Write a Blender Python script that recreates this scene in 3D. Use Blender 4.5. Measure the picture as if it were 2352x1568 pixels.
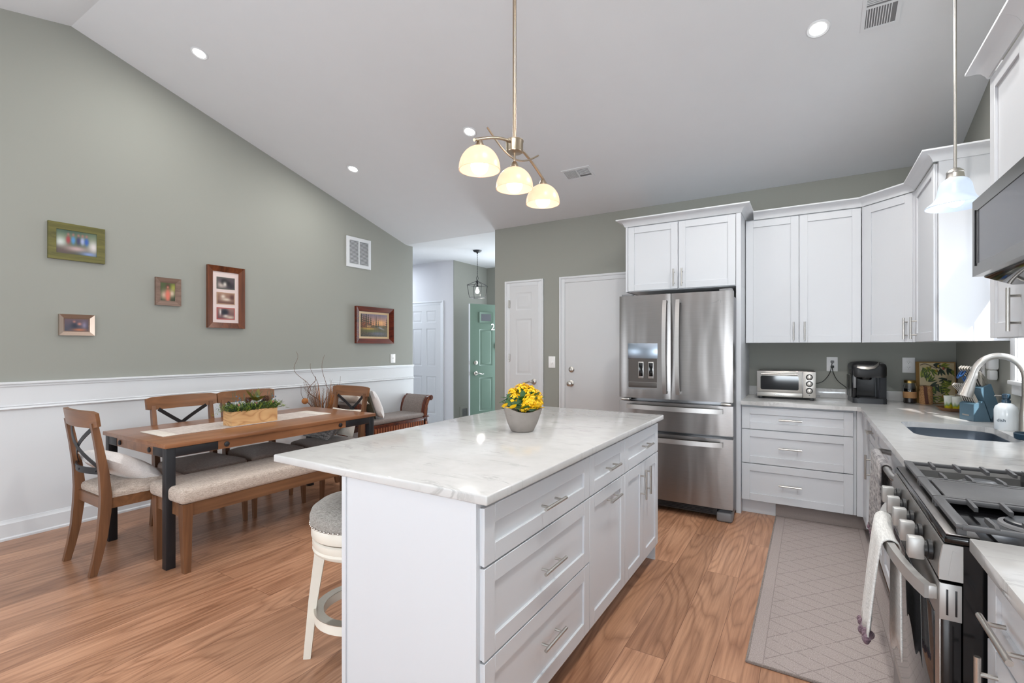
import bpy, bmesh, math, random
from mathutils import Vector, Matrix
random.seed(7)
PI = math.pi
R = math.radians
for o in list(bpy.data.objects):
    bpy.data.objects.remove(o, do_unlink=True)
scene = bpy.context.scene
COL = scene.collection

# ---------------------------------------------------------------- camera
cd = bpy.data.cameras.new('camera')
cam = bpy.data.objects.new('camera', cd); COL.objects.link(cam)
cam.location = (0, 0, 1.345)
cam.rotation_euler = (R(90), 0, R(31.625))
cd.sensor_width = 36; cd.lens = 1114 / 2352 * 36; cd.shift_y = 13 / 2352
cd.clip_start = 0.02
scene.camera = cam

# ---------------------------------------------------------------- light
scene.view_settings.view_transform = 'Standard'
scene.view_settings.look = 'None'
scene.view_settings.gamma = 1
scene.view_settings.use_curve_mapping = False
scene.view_settings.exposure = 0.3
world = bpy.data.worlds.new('sky'); scene.world = world; world.use_nodes = True
bg = world.node_tree.nodes['Background']
bg.inputs[0].default_value = (0.86, 0.93, 1.0, 1); bg.inputs[1].default_value = 3.0

def lamp(name, typ, loc, rot, energy, color=(1, 1, 1), **kw):
    d = bpy.data.lights.new(name, typ); d.energy = energy; d.color = color
    for k, v in kw.items(): setattr(d, k, v)
    o = bpy.data.objects.new(name, d); COL.objects.link(o); o.location = loc; o.rotation_euler = rot
    return o
sd = Vector((-0.225, 0.60, -0.43)).normalized()
sun = lamp('sun', 'SUN', (3, -4, 5), sd.to_track_quat('-Z', 'Y').to_euler(), 11, (1, 0.97, 0.93), angle=R(0.6))
# added unseen fill panels behind the camera, then daylight through the sink window
DAY = (0.84, 0.925, 1.0)
lamp('rear_fill_light', 'AREA', (0.0, -6.9, 1.35), (R(124), 0, 0), 250, DAY, shape='RECTANGLE', size=1.7, size_y=2.2)
lamp('left_fill_light', 'AREA', (-4.72, -2.2, 1.4), (R(125), 0, R(-90)), 120, DAY, shape='RECTANGLE', size=3.0, size_y=2.0)
lamp('right_fill_light', 'AREA', (0.90, -1.6, 1.4), (R(122), 0, R(90)), 165, DAY, shape='RECTANGLE', size=2.4, size_y=1.8)
lamp('sink_window_light', 'AREA', (2.6, 3.3, 1.9), (R(82), 0, R(90)), 130, DAY, shape='RECTANGLE', size=2.8, size_y=2.4)
lamp('front_entry_light', 'AREA', (-3.75, 7.05, 1.3), (R(90), 0, R(165)), 52, DAY, shape='RECTANGLE', size=0.8, size_y=1.9)
lamp('hall_fill_light', 'AREA', (-6.6, 5.65, 2.74), (0, 0, 0), 26, DAY, shape='RECTANGLE', size=1.2, size_y=0.6)  # unseen ceiling panel added to brighten the hall

# ---------------------------------------------------------------- materials
def C(r, g, b, a=1):
    f = lambda v: (v / 255) / 12.92 if v <= 10.3 else ((v / 255 + 0.055) / 1.055) ** 2.4
    return (f(r), f(g), f(b), a)

class N:
    """small node helper"""
    def __init__(s, name, rough=0.5, metal=0.0):
        s.m = bpy.data.materials.new(name); s.m.use_nodes = True
        s.t = s.m.node_tree; s.b = s.t.nodes['Principled BSDF']
        s.b.inputs['Roughness'].default_value = rough; s.b.inputs['Metallic'].default_value = metal
    def n(s, typ, **kw):
        x = s.t.nodes.new(typ)
        for k, v in kw.items():
            if k[0] == 'i' and k[1:].isdigit(): x.inputs[int(k[1:])].default_value = v
            else: setattr(x, k, v)
        return x
    def l(s, a, b): s.t.links.new(a, b)
    def coord(s, scale=(1, 1, 1), rot=(0, 0, 0), loc=(0, 0, 0)):
        c = s.n('ShaderNodeTexCoord'); m = s.n('ShaderNodeMapping')
        m.inputs['Scale'].default_value = scale; m.inputs['Rotation'].default_value = rot; m.inputs['Location'].default_value = loc
        s.l(c.outputs['Object'], m.inputs[0]); return m.outputs[0]
    def noise(s, vec, scale=5, detail=4, rough=0.5, dist=0.0):
        x = s.n('ShaderNodeTexNoise'); s.l(vec, x.inputs['Vector'])
        x.inputs['Scale'].default_value = scale; x.inputs['Detail'].default_value = detail
        x.inputs['Roughness'].default_value = rough; x.inputs['Distortion'].default_value = dist
        return x.outputs['Fac']
    def ramp(s, fac, stops):
        x = s.n('ShaderNodeValToRGB'); e = x.color_ramp.elements
        while len(e) < len(stops): e.new(0.5)
        for i, (p, c) in enumerate(stops): e[i].position = p; e[i].color = c
        s.l(fac, x.inputs[0]); return x.outputs[0]
    def bump(s, h, strength=0.1, dist=0.01):
        x = s.n('ShaderNodeBump'); x.inputs['Strength'].default_value = strength; x.inputs['Distance'].default_value = dist
        s.l(h, x.inputs['Height']); s.l(x.outputs[0], s.b.inputs['Normal'])
    def color(s, out): s.l(out, s.b.inputs['Base Color'])

def plain(name, rgb, rough=0.5, metal=0.0, var=0.03, scale=8, bump=0.0, bscale=120, **kw):
    x = N(name, rough, metal); c = C(*rgb); v = x.coord()
    a = tuple(max(0, k * (1 - var)) for k in c[:3]) + (1,); b = tuple(min(1, k * (1 + var)) for k in c[:3]) + (1,)
    x.color(x.ramp(x.noise(v, scale), [(0.3, a), (0.7, b)]))
    if bump: x.bump(x.noise(v, bscale, 3), bump, 0.004)
    for k, val in kw.items(): x.b.inputs[k.replace('_', ' ')].default_value = val
    return x.m

def wood(name, dark, light, axis='y', scale=1.0, rough=0.4, rings=True, bump=0.05):
    x = N(name, rough)
    st = {'x': (0.9, 14, 14), 'y': (14, 0.9, 14), 'z': (14, 14, 0.9)}[axis]
    v = x.coord(tuple(k * scale for k in st))
    n1 = x.noise(v, 1.2, 5, 0.6, 0.6); n2 = x.noise(x.coord((2.5, 2.5, 2.5)), 1.0, 2)
    mx = x.n('ShaderNodeMath', operation='MULTIPLY_ADD'); x.l(n2, mx.inputs[0]); mx.inputs[1].default_value = 0.35; 
    sb = x.n('ShaderNodeMath', operation='SUBTRACT'); x.l(n1, sb.inputs[0]); sb.inputs[1].default_value = 0.17
    x.l(sb.outputs[0], mx.inputs[2])
    mid = tuple((a + b) / 2 for a, b in zip(C(*dark), C(*light)))
    x.color(x.ramp(mx.outputs[0], [(0.25, C(*dark)), (0.5, mid), (0.75, C(*light))]))
    if bump: x.bump(n1, bump, 0.004)
    return x.m

def fabric(name, a, b, rough=0.9, scale=300, streak=True):
    x = N(name, rough)
    v1 = x.coord((1, 0.12, 1)); v2 = x.coord((0.12, 1, 1))
    n1 = x.noise(v1, scale, 2); n2 = x.noise(v2, scale, 2)
    mx = x.n('ShaderNodeMath', operation='ADD'); x.l(n1, mx.inputs[0]); x.l(n2, mx.inputs[1])
    h = x.n('ShaderNodeMath', operation='MULTIPLY'); x.l(mx.outputs[0], h.inputs[0]); h.inputs[1].default_value = 0.5
    x.color(x.ramp(h.outputs[0], [(0.38, C(*a)), (0.62, C(*b))]))
    x.bump(h.outputs[0], 0.25, 0.003)
    x.b.inputs['Sheen Weight'].default_value = 0.15
    return x.m

def emis(name, rgb, strength):
    x = N(name, 0.5); x.b.inputs['Base Color'].default_value = C(*rgb)
    x.b.inputs['Emission Color'].default_value = C(*rgb); x.b.inputs['Emission Strength'].default_value = strength
    return x.m

def steel(name, rgb=(200, 196, 192), rough=0.28, axis='z', warp=0.0):
    x = N(name, rough, 1.0)
    st = {'x': (1, 120, 120), 'y': (120, 1, 120), 'z': (120, 120, 1)}[axis]
    n = x.noise(x.coord(st), 3, 2)
    c = C(*rgb); x.color(x.ramp(n, [(0.3, tuple(k * 0.93 for k in c[:3]) + (1,)), (0.7, c)]))
    if warp:
        w = x.noise(x.coord((9, 9, 1.6)), 1.0, 1, 0.4)
        ad = x.n('ShaderNodeMath', operation='MULTIPLY_ADD'); x.l(n, ad.inputs[0]); ad.inputs[1].default_value = 0.004; 
        x.l(w, ad.inputs[2]); x.bump(ad.outputs[0], warp, 0.05)
    return x.m

def floor_mat():
    x = N('oak_floor', 0.33)
    v = x.coord((1, 1, 1), (0, 0, R(90)))
    br = x.n('ShaderNodeTexBrick'); x.l(v, br.inputs['Vector'])
    br.offset = 0.37; br.squash = 1
    br.inputs['Color1'].default_value = (0, 0, 0, 1); br.inputs['Color2'].default_value = (1, 1, 1, 1); br.inputs['Mortar'].default_value = (0.5, 0.5, 0.5, 1)
    br.inputs['Scale'].default_value = 1; br.inputs['Mortar Size'].default_value = 0.0011; br.inputs['Mortar Smooth'].default_value = 0.3
    br.inputs['Brick Width'].default_value = 1.55; br.inputs['Row Height'].default_value = 0.178
    # seed per plank moves the grain
    sp = x.n('ShaderNodeSeparateColor'); x.l(br.outputs['Color'], sp.inputs[0])
    cb = x.n('ShaderNodeCombineXYZ'); 
    for i, k in enumerate((7.3, 3.1, 5.7)):
        m = x.n('ShaderNodeMath', operation='MULTIPLY'); x.l(sp.outputs[0], m.inputs[0]); m.inputs[1].default_value = k; x.l(m.outputs[0], cb.inputs[i])
    ad = x.n('ShaderNodeVectorMath', operation='ADD'); x.l(x.coord((1, 1, 1)), ad.inputs[0]); x.l(cb.outputs[0], ad.inputs[1])
    mp = x.n('ShaderNodeMapping'); x.l(ad.outputs[0], mp.inputs[0]); mp.inputs['Scale'].default_value = (5.0, 0.62, 1)
    g = x.noise(mp.outputs[0], 1.0, 1.5, 0.45, 0.25)
    mr = x.n('ShaderNodeMath', operation='MULTIPLY'); x.l(g, mr.inputs[0]); mr.inputs[1].default_value = 16
    fr = x.n('ShaderNodeMath', operation='PINGPONG'); x.l(mr.outputs[0], fr.inputs[0]); fr.inputs[1].default_value = 0.5
    pw = x.n('ShaderNodeMath', operation='POWER'); x.l(fr.outputs[0], pw.inputs[0]); pw.inputs[1].default_value = 0.6
    mp2 = x.n('ShaderNodeMapping'); x.l(ad.outputs[0], mp2.inputs[0]); mp2.inputs['Scale'].default_value = (90, 3.2, 1)
    f = x.noise(mp2.outputs[0], 1.0, 4, 0.6)
    base = x.ramp(x.noise(ad.outputs[0], 1.1, 2), [(0.3, C(182, 134, 104)), (0.7, C(210, 162, 130))])
    pl = x.n('ShaderNodeMixRGB', blend_type='MULTIPLY'); pl.inputs[0].default_value = 1.0; x.l(base, pl.inputs[1])
    x.l(x.ramp(sp.outputs[0], [(0.0, C(218, 214, 210)), (1.0, C(255, 255, 255))]), pl.inputs[2])
    gr = x.n('ShaderNodeMixRGB', blend_type='MULTIPLY'); gr.inputs[0].default_value = 0.62; x.l(pl.outputs[0], gr.inputs[1])
    x.l(x.ramp(pw.outputs[0], [(0.0, C(176, 160, 148)), (0.5, C(250, 250, 250)), (1.0, C(255, 255, 255))]), gr.inputs[2])
    g2 = x.n('ShaderNodeMixRGB', blend_type='MULTIPLY'); g2.inputs[0].default_value = 0.7; x.l(gr.outputs[0], g2.inputs[1])
    x.l(x.ramp(f, [(0.3, C(200, 186, 176)), (0.6, C(255, 255, 255))]), g2.inputs[2])
    mo = x.n('ShaderNodeMixRGB', blend_type='MIX'); x.l(br.outputs['Fac'], mo.inputs[0]); x.l(g2.outputs[0], mo.inputs[1]); mo.inputs[2].default_value = C(104, 66, 46)
    x.color(mo.outputs[0])
    iv = x.n('ShaderNodeMath', operation='SUBTRACT'); iv.inputs[0].default_value = 1; x.l(br.outputs['Fac'], iv.inputs[1])
    x.bump(iv.outputs[0], 0.15, 0.002)
    return x.m

def quartz_mat():
    x = N('white_quartz', 0.12)
    v = x.coord((1, 1, 1), (0, 0, R(35)))
    w = x.noise(x.coord((1.2, 5.0, 1), (0, 0, R(35))), 2.2, 6, 0.62, 1.4)
    k = x.noise(v, 9, 5, 0.6)
    base = x.ramp(k, [(0.3, C(192, 191, 190)), (0.7, C(202, 201, 200))])
    vein = x.ramp(w, [(0.455, (0, 0, 0, 1)), (0.485, (1, 1, 1, 1)), (0.50, (1, 1, 1, 1)), (0.53, (0, 0, 0, 1))])
    pm = x.ramp(x.noise(x.coord((2, 7, 1), (0, 0, R(35))), 1.5, 2), [(0.5, (0, 0, 0, 1)), (0.68, (1, 1, 1, 1))])
    mm = x.n('ShaderNodeMath', operation='MULTIPLY'); x.l(vein, mm.inputs[0]); x.l(pm, mm.inputs[1])
    mu = x.n('ShaderNodeMath', operation='MULTIPLY'); x.l(mm.outputs[0], mu.inputs[0]); mu.inputs[1].default_value = 0.6
    mx = x.n('ShaderNodeMixRGB'); x.l(mu.outputs[0], mx.inputs[0]); x.l(base, mx.inputs[1]); mx.inputs[2].default_value = C(154, 153, 152)
    x.color(mx.outputs[0]); return x.m

def glass(name, rgb=(255, 255, 255), rough=0.0, ior=1.45, trans=1.0):
    x = N(name, rough); x.b.inputs['Base Color'].default_value = C(*rgb)
    x.b.inputs['Transmission Weight'].default_value = trans; x.b.inputs['IOR'].default_value = ior
    return x.m

def vcol():
    x = N('printed_picture', 0.35)
    a = x.n('ShaderNodeVertexColor'); a.layer_name = 'Col'; x.color(a.outputs[0]); return x.m

def rug_mat():
    x = N('woven_rug', 0.95)
    v = x.coord()
    sp = x.n('ShaderNodeSeparateXYZ'); x.l(v, sp.inputs[0])
    def lin(a, b, per, off=0.0):
        m1 = x.n('ShaderNodeMath', operation='MULTIPLY'); x.l(sp.outputs[0], m1.inputs[0]); m1.inputs[1].default_value = a
        m2 = x.n('ShaderNodeMath', operation='MULTIPLY_ADD'); x.l(sp.outputs[1], m2.inputs[0]); m2.inputs[1].default_value = b; x.l(m1.outputs[0], m2.inputs[2])
        wb = x.noise(x.coord((30, 30, 1)), 1, 2)
        m3 = x.n('ShaderNodeMath', operation='MULTIPLY_ADD'); x.l(wb, m3.inputs[0]); m3.inputs[1].default_value = 0.006; x.l(m2.outputs[0], m3.inputs[2])
        pp = x.n('ShaderNodeMath', operation='PINGPONG'); x.l(m3.outputs[0], pp.inputs[0]); pp.inputs[1].default_value = per / 2
        lt = x.n('ShaderNodeMath', operation='LESS_THAN'); x.l(pp.outputs[0], lt.inputs[0]); lt.inputs[1].default_value = 0.0024
        return lt.outputs[0]
    l1 = lin(0.42, 0.9, 0.075); l2 = lin(-0.75, 0.66, 0.12)
    mx = x.n('ShaderNodeMath', operation='MAXIMUM'); x.l(l1, mx.inputs[0]); x.l(l2, mx.inputs[1])
    # only inside the border, broken up
    ax = x.n('ShaderNodeMath', operation='ABSOLUTE'); x.l(sp.outputs[0], ax.inputs[0])
    inn = x.n('ShaderNodeMath', operation='LESS_THAN'); x.l(ax.outputs[0], inn.inputs[0]); inn.inputs[1].default_value = 0.235
    brk = x.n('ShaderNodeMath', operation='GREATER_THAN'); x.l(x.noise(x.coord((12, 12, 1)), 3, 3), brk.inputs[0]); brk.inputs[1].default_value = 0.40
    m1 = x.n('ShaderNodeMath', operation='MULTIPLY'); x.l(mx.outputs[0], m1.inputs[0]); x.l(inn.outputs[0], m1.inputs[1])
    m2 = x.n('ShaderNodeMath', operation='MULTIPLY'); x.l(m1.outputs[0], m2.inputs[0]); x.l(brk.outputs[0], m2.inputs[1])
    m3 = x.n('ShaderNodeMath', operation='MULTIPLY'); x.l(m2.outputs[0], m3.inputs[0]); m3.inputs[1].default_value = 0.42
    s1 = x.n('ShaderNodeMath', operation='SUBTRACT'); x.l(ax.outputs[0], s1.inputs[0]); s1.inputs[1].default_value = 0.235
    s2 = x.n('ShaderNodeMath', operation='ABSOLUTE'); x.l(s1.outputs[0], s2.inputs[0])
    s3 = x.n('ShaderNodeMath', operation='LESS_THAN'); x.l(s2.outputs[0], s3.inputs[0]); s3.inputs[1].default_value = 0.002
    s4 = x.n('ShaderNodeMath', operation='MULTIPLY'); x.l(s3.outputs[0], s4.inputs[0]); s4.inputs[1].default_value = 0.35
    m4 = x.n('ShaderNodeMath', operation='MAXIMUM'); x.l(m3.outputs[0], m4.inputs[0]); x.l(s4.outputs[0], m4.inputs[1])
    nz = x.noise(v, 260, 3, 0.7)
    base = x.ramp(nz, [(0.3, C(138, 127, 124)), (0.7, C(188, 176, 172))])
    mix = x.n('ShaderNodeMixRGB'); x.l(m4.outputs[0], mix.inputs[0]); x.l(base, mix.inputs[1]); mix.inputs[2].default_value = C(92, 82, 80)
    x.color(mix.outputs[0]); x.bump(nz, 0.4, 0.004)
    return x.m

def tile_mat():
    x = N('grey_tile', 0.3)
    br = x.n('ShaderNodeTexBrick'); x.l(x.coord(), br.inputs['Vector']); br.offset = 0
    br.inputs['Color1'].default_value = C(196, 196, 196); br.inputs['Color2'].default_value = C(206, 206, 206); br.inputs['Mortar'].default_value = C(150, 150, 150)
    br.inputs['Scale'].default_value = 1; br.inputs['Mortar Size'].default_value = 0.003; br.inputs['Brick Width'].default_value = 0.45; br.inputs['Row Height'].default_value = 0.45
    x.color(br.outputs[0]); return x.m

def cork_mat():
    x = N('cork', 0.9)
    x.color(x.ramp(x.noise(x.coord(), 220, 3, 0.7), [(0.35, C(136, 92, 56)), (0.6, C(206, 160, 112))])); return x.m

M = dict(
    wall=plain('sage_wall', (147, 148, 141), 0.75, var=0.008, scale=3),
    hallwall=plain('pale_grey_wall', (206, 206, 210), 0.75, var=0.008),
    ceil=plain('ceiling_paint', (216, 218, 221), 0.9, var=0.006),
    white=plain('white_trim_paint', (214, 216, 219), 0.45, var=0.006),
    cab=plain('white_cabinet_paint', (205, 207, 211), 0.38, var=0.004),
    door=plain('white_door_paint', (208, 209, 211), 0.4, var=0.006),
    floor=floor_mat(), quartz=quartz_mat(), tile=tile_mat(), rug=rug_mat(),
    nickel=steel('brushed_nickel', (198, 194, 188), 0.32, 'x'),
    satin=steel('satin_lamp_metal', (176, 160, 140), 0.3, 'z'),
    satink=plain('satin_knob_metal', (176, 175, 173), 0.42, 0.55), rsteel=steel('range_steel', (176, 173, 170), 0.34, 'x'), steel=steel('stainless_steel', (142, 138, 136), 0.29, 'x', warp=0.10),
    steelh=steel('stainless_handle', (184, 182, 180), 0.36, 'x'),
    steeld=steel('dark_steel', (120, 120, 122), 0.3, 'x'),
    sink=steel('sink_steel', (150, 160, 172), 0.3, 'x'),
    disp=plain('dispenser_recess_shade', (70, 64, 60), 0.45), black=plain('black_plastic', (22, 22, 24), 0.4), blackm=plain('black_metal', (28, 28, 32), 0.45),
    blackg=plain('black_enamel', (14, 14, 16), 0.12), char=plain('charcoal_plastic', (52, 54, 58), 0.35),
    grate=plain('cast_iron_grate', (82, 82, 84), 0.45, bump=0.1), gplast=plain('grey_plastic', (120, 120, 122), 0.45),
    twood=wood('brown_table_wood', (112, 72, 46), (160, 110, 76), 'y', 1.0, 0.28),
    cwood=wood('brown_chair_wood', (82, 54, 38), (134, 92, 62), 'z', 1.2, 0.35),
    cwoodx=wood('brown_rail_wood', (88, 58, 38), (138, 94, 62), 'x', 1.0, 0.35),
    cwoody=wood('brown_bench_wood', (90, 60, 42), (138, 98, 68), 'y', 1.0, 0.35),
    maho=wood('mahogany', (52, 20, 12), (112, 52, 30), 'z', 1.2, 0.22),
    oakbox=wood('light_planter_wood', (176, 124, 74), (214, 168, 112), 'y', 0.8, 0.5),
    linen=fabric('beige_linen', (158, 142, 130), (202, 188, 176)),
    taupe=fabric('taupe_seat_fabric', (146, 134, 128), (174, 162, 155)),
    gfab=fabric('grey_brown_fabric', (112, 102, 98), (148, 136, 130)),
    stoolfab=fabric('grey_stool_fabric', (128, 124, 118), (168, 164, 158)),
    pgrey=fabric('patterned_grey_fabric', (84, 80, 80), (170, 164, 160), scale=90),
    cream=fabric('cream_fabric', (206, 196, 184), (228, 220, 210)), pwhite=fabric('white_pillow_fabric', (214, 208, 206), (238, 234, 232), scale=500),
    olivef=fabric('dark_olive_velvet', (44, 40, 26), (70, 64, 44)),
    runner=fabric('table_runner_weave', (178, 164, 156), (216, 204, 196), scale=140),
    cream_paint=plain('cream_stool_paint', (226, 220, 208), 0.4),
    towel=fabric('white_towel', (196, 196, 194), (226, 226, 224), scale=260), gtowel=fabric('grey_knit_towel', (84, 82, 86), (168, 164, 164), scale=75),
    plum=fabric('plum_pompom_yarn', (84, 66, 76), (128, 104, 116)),
    green=plain('green_door_paint', (90, 110, 99), 0.3, var=0.01), kick=plain('blue_grey_sill', (186, 196, 216), 0.25, 0.6),
    conc=plain('concrete_pot', (146, 138, 132), 0.85, var=0.10, scale=14, bump=0.15), soil=plain('dark_soil', (40, 32, 24), 0.95, bump=0.4),
    leaf=plain('dark_green_leaf', (38, 84, 30), 0.4, var=0.15), leaf2=plain('yellow_green_leaf', (132, 152, 60), 0.6, var=0.2, scale=30), leaf3=plain('grey_green_leaf', (78, 98, 72), 0.6, var=0.2, scale=30), leaf4=plain('olive_brown_leaf', (104, 96, 26), 0.5, var=0.2, scale=20),
    yellow=plain('yellow_petal', (248, 198, 8), 0.5, var=0.06, scale=60), cone=plain('pine_cone', (92, 58, 40), 0.8, var=0.3, scale=60), berry=plain('blue_berry', (84, 106, 130), 0.5), pinkb=plain('dusty_pink_bud', (170, 112, 96), 0.6),
    straw=plain('dried_straw', (176, 112, 60), 0.8, var=0.25, scale=30), twig=plain('brown_twig', (112, 78, 60), 0.8), grass=plain('dried_grass_plume', (128, 104, 86), 0.9, var=0.3, scale=40),
    gold=steel('gold_lid', (190, 160, 96), 0.3), cork=cork_mat(), dkbrown=plain('brown_strap', (92, 52, 34), 0.7), jute=plain('jute_wrap', (176, 134, 92), 0.9, bump=0.4),
    glass=glass('clear_glass'), jarfill=plain('dark_jam', (28, 22, 26), 0.3),
    knife=plain('blue_grey_block', (74, 100, 116), 0.3, var=0.08), bluepl=plain('blue_plastic_handle', (40, 84, 140), 0.25), soapw=plain('white_soap_bottle', (226, 232, 236), 0.15), soapb=plain('dark_blue_pump', (40, 62, 78), 0.3),
    tray=wood('tray_wood', (112, 78, 54), (156, 114, 82), 'x', 1.2, 0.5), porcelain=plain('white_plastic', (238, 238, 238), 0.35), slot=plain('dark_slot', (60, 60, 60), 0.6),
    bulb=emis('lit_bulb', (255, 244, 226), 5.0), bulbw=emis('lit_cool_bulb', (250, 252, 255), 5.0), led=emis('lit_downlight_lens', (255, 255, 252), 12),
    shade=None, shadew=None, paint=vcol(),
    matb=plain('picture_mat', (214, 196, 192), 0.8), walnut=wood('burl_frame_wood', (58, 30, 18), (120, 66, 38), 'z', 1.5, 0.25), greenfr=wood('olive_frame_wood', (66, 66, 26), (116, 110, 52), 'x', 1.5, 0.5),
    brownfr=wood('brown_frame_wood', (96, 74, 62), (136, 110, 96), 'x', 2, 0.5), silverfr=steel('champagne_frame', (186, 166, 152), 0.35), redfr=wood('red_mahogany_frame', (48, 14, 8), (116, 46, 26), 'x', 1.5, 0.2), rugplain=plain('rug_backing_edge', (146, 135, 131), 0.95, var=0.06, scale=200), boardfr=plain('olive_gold_edge', (140, 104, 48), 0.5, var=0.08), goldfr=plain('gold_liner', (186, 158, 118), 0.45),
    smoke=plain('dark_oven_glass', (34, 35, 38), 0.05), mwglass=plain('grey_microwave_glass', (88, 90, 96), 0.12), bsteel=steel('black_stainless', (140, 138, 136), 0.25, 'y'),
    outside=plain('vinyl_siding', (226, 226, 224), 0.6),
)
def shade_mat(name, rgb, em, es):
    x = N(name, 0.35); x.b.inputs['Base Color'].default_value = C(*rgb)
    x.b.inputs['Transmission Weight'].default_value = 0.0
    x.b.inputs['Subsurface Weight'].default_value = 0.0
    nz = x.noise(x.coord((3, 3, 6)), 4, 3, 0.6, 1.5)
    x.l(x.ramp(nz, [(0.3, C(*em)), (0.7, C(*[min(255, k + 8) for k in em]))]), x.b.inputs['Emission Color'])
    x.b.inputs['Emission Strength'].default_value = es
    return x.m
M['shade'] = shade_mat('warm_alabaster_glass', (196, 158, 128), (255, 205, 172), 0.60)
M['shadew'] = shade_mat('frosted_white_glass', (150, 160, 174), (214, 230, 250), 0.42)

# ---------------------------------------------------------------- geometry helpers
def BM(): return bmesh.new()
def merge(bm, t):
    me = bpy.data.meshes.new('tmp'); t.to_mesh(me); t.free(); bm.from_mesh(me); bpy.data.meshes.remove(me)
def box(bm, x0, x1, y0, y1, z0, z1, bev=0.0, seg=2, mtx=None):
    t = bmesh.new(); bmesh.ops.create_cube(t, size=1)
    for v in t.verts: v.co = Vector(((x0 + x1) / 2 + v.co.x * (x1 - x0), (y0 + y1) / 2 + v.co.y * (y1 - y0), (z0 + z1) / 2 + v.co.z * (z1 - z0)))
    if bev > 0:
        bev = min(bev, 0.49 * min(abs(x1 - x0), abs(y1 - y0), abs(z1 - z0)))
        bmesh.ops.bevel(t, geom=list(t.edges), offset=bev, segments=seg, affect='EDGES', profile=0.5)
    if mtx: bmesh.ops.transform(t, matrix=mtx, verts=t.verts)
    merge(bm, t); return bm
def frames(pts):
    T = []
    for i in range(len(pts)):
        a = pts[max(i - 1, 0)]; b = pts[min(i + 1, len(pts) - 1)]; T.append((b - a).normalized())
    up = Vector((0, 0, 1)) if abs(T[0].z) < 0.9 else Vector((1, 0, 0))
    n = (up - T[0] * up.dot(T[0])).normalized(); out = []
    for t in T:
        n = (n - t * n.dot(t)).normalized(); out.append((t, n, t.cross(n)))
    return out
def tube(bm, pts, r, n=10, cap=True):
    pts = [Vector(p) for p in pts]; rr = r if isinstance(r, (list, tuple)) else [r] * len(pts)
    rings = []
    for p, q, (t, a, b) in zip(pts, rr, frames(pts)):
        rings.append([bm.verts.new(p + (a * math.cos(2 * PI * k / n) + b * math.sin(2 * PI * k / n)) * q) for k in range(n)])
    for u, v in zip(rings, rings[1:]):
        for k in range(n): bm.faces.new((u[k], u[(k + 1) % n], v[(k + 1) % n], v[k]))
    if cap:
        bm.faces.new(rings[0][::-1]); bm.faces.new(rings[-1])
    return bm
def sweep(bm, pts, w, h, side=None):
    """rectangular bar w (along side vector) by h along pts; w, h may be lists"""
    pts = [Vector(p) for p in pts]; n = len(pts)
    ww = w if isinstance(w, (list, tuple)) else [w] * n; hh = h if isinstance(h, (list, tuple)) else [h] * n
    s = Vector(side) if side else None; rings = []
    for i in range(n):
        t = (pts[min(i + 1, n - 1)] - pts[max(i - 1, 0)]).normalized()
        sv = s if s else t.cross(Vector((0, 0, 1))).normalized()
        sv = (sv - t * sv.dot(t)).normalized(); nv = t.cross(sv)
        a = sv * ww[i] / 2; b = nv * hh[i] / 2
        rings.append([bm.verts.new(pts[i] + q) for q in (a + b, -a + b, -a - b, a - b)])
    for u, v in zip(rings, rings[1:]):
        for k in range(4): bm.faces.new((u[k], u[(k + 1) % 4], v[(k + 1) % 4], v[k]))
    bm.faces.new(rings[0][::-1]); bm.faces.new(rings[-1]); return bm
def lathe(bm, prof, c=(0, 0, 0), n=32, cap0=False, cap1=False, axis='z'):
    rings = []; c = Vector(c)
    def P(r, z, a):
        x, y = r * math.cos(a), r * math.sin(a)
        return c + {'z': Vector((x, y, z)), 'y': Vector((x, z, y)), 'x': Vector((z, x, y))}[axis]
    for r, z in prof: rings.append([bm.verts.new(P(max(r, 1e-5), z, 2 * PI * k / n)) for k in range(n)])
    for u, v in zip(rings, rings[1:]):
        for k in range(n): bm.faces.new((u[k], u[(k + 1) % n], v[(k + 1) % n], v[k]))
    if cap0: bm.faces.new(rings[0][::-1])
    if cap1: bm.faces.new(rings[-1])
    return bm
def prism(bm, poly, a0, a1, axis='x', bev=0):
    """poly in the two other axes, in order (x: y,z) (y: x,z) (z: x,y)"""
    t = bmesh.new()
    f = {'x': lambda p, a: (a, p[0], p[1]), 'y': lambda p, a: (p[0], a, p[1]), 'z': lambda p, a: (p[0], p[1], a)}[axis]
    u = [t.verts.new(f(p, a0)) for p in poly]; v = [t.verts.new(f(p, a1)) for p in poly]
    n = len(poly)
    for k in range(n): t.faces.new((u[k], u[(k + 1) % n], v[(k + 1) % n], v[k]))
    t.faces.new(u[::-1]); t.faces.new(v)
    if bev: bmesh.ops.bevel(t, geom=list(t.edges), offset=bev, segments=2, affect='EDGES')
    merge(bm, t); return bm
def ell(bm, c, rx, ry, rz, n=12, mtx=None):
    t = bmesh.new(); bmesh.ops.create_uvsphere(t, u_segments=n, v_segments=max(6, n // 2 + 2), radius=1)
    for v in t.verts: v.co = Vector((v.co.x * rx, v.co.y * ry, v.co.z * rz))
    if mtx: bmesh.ops.transform(t, matrix=mtx, verts=t.verts)
    for v in t.verts: v.co += Vector(c)
    merge(bm, t); return bm
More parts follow.
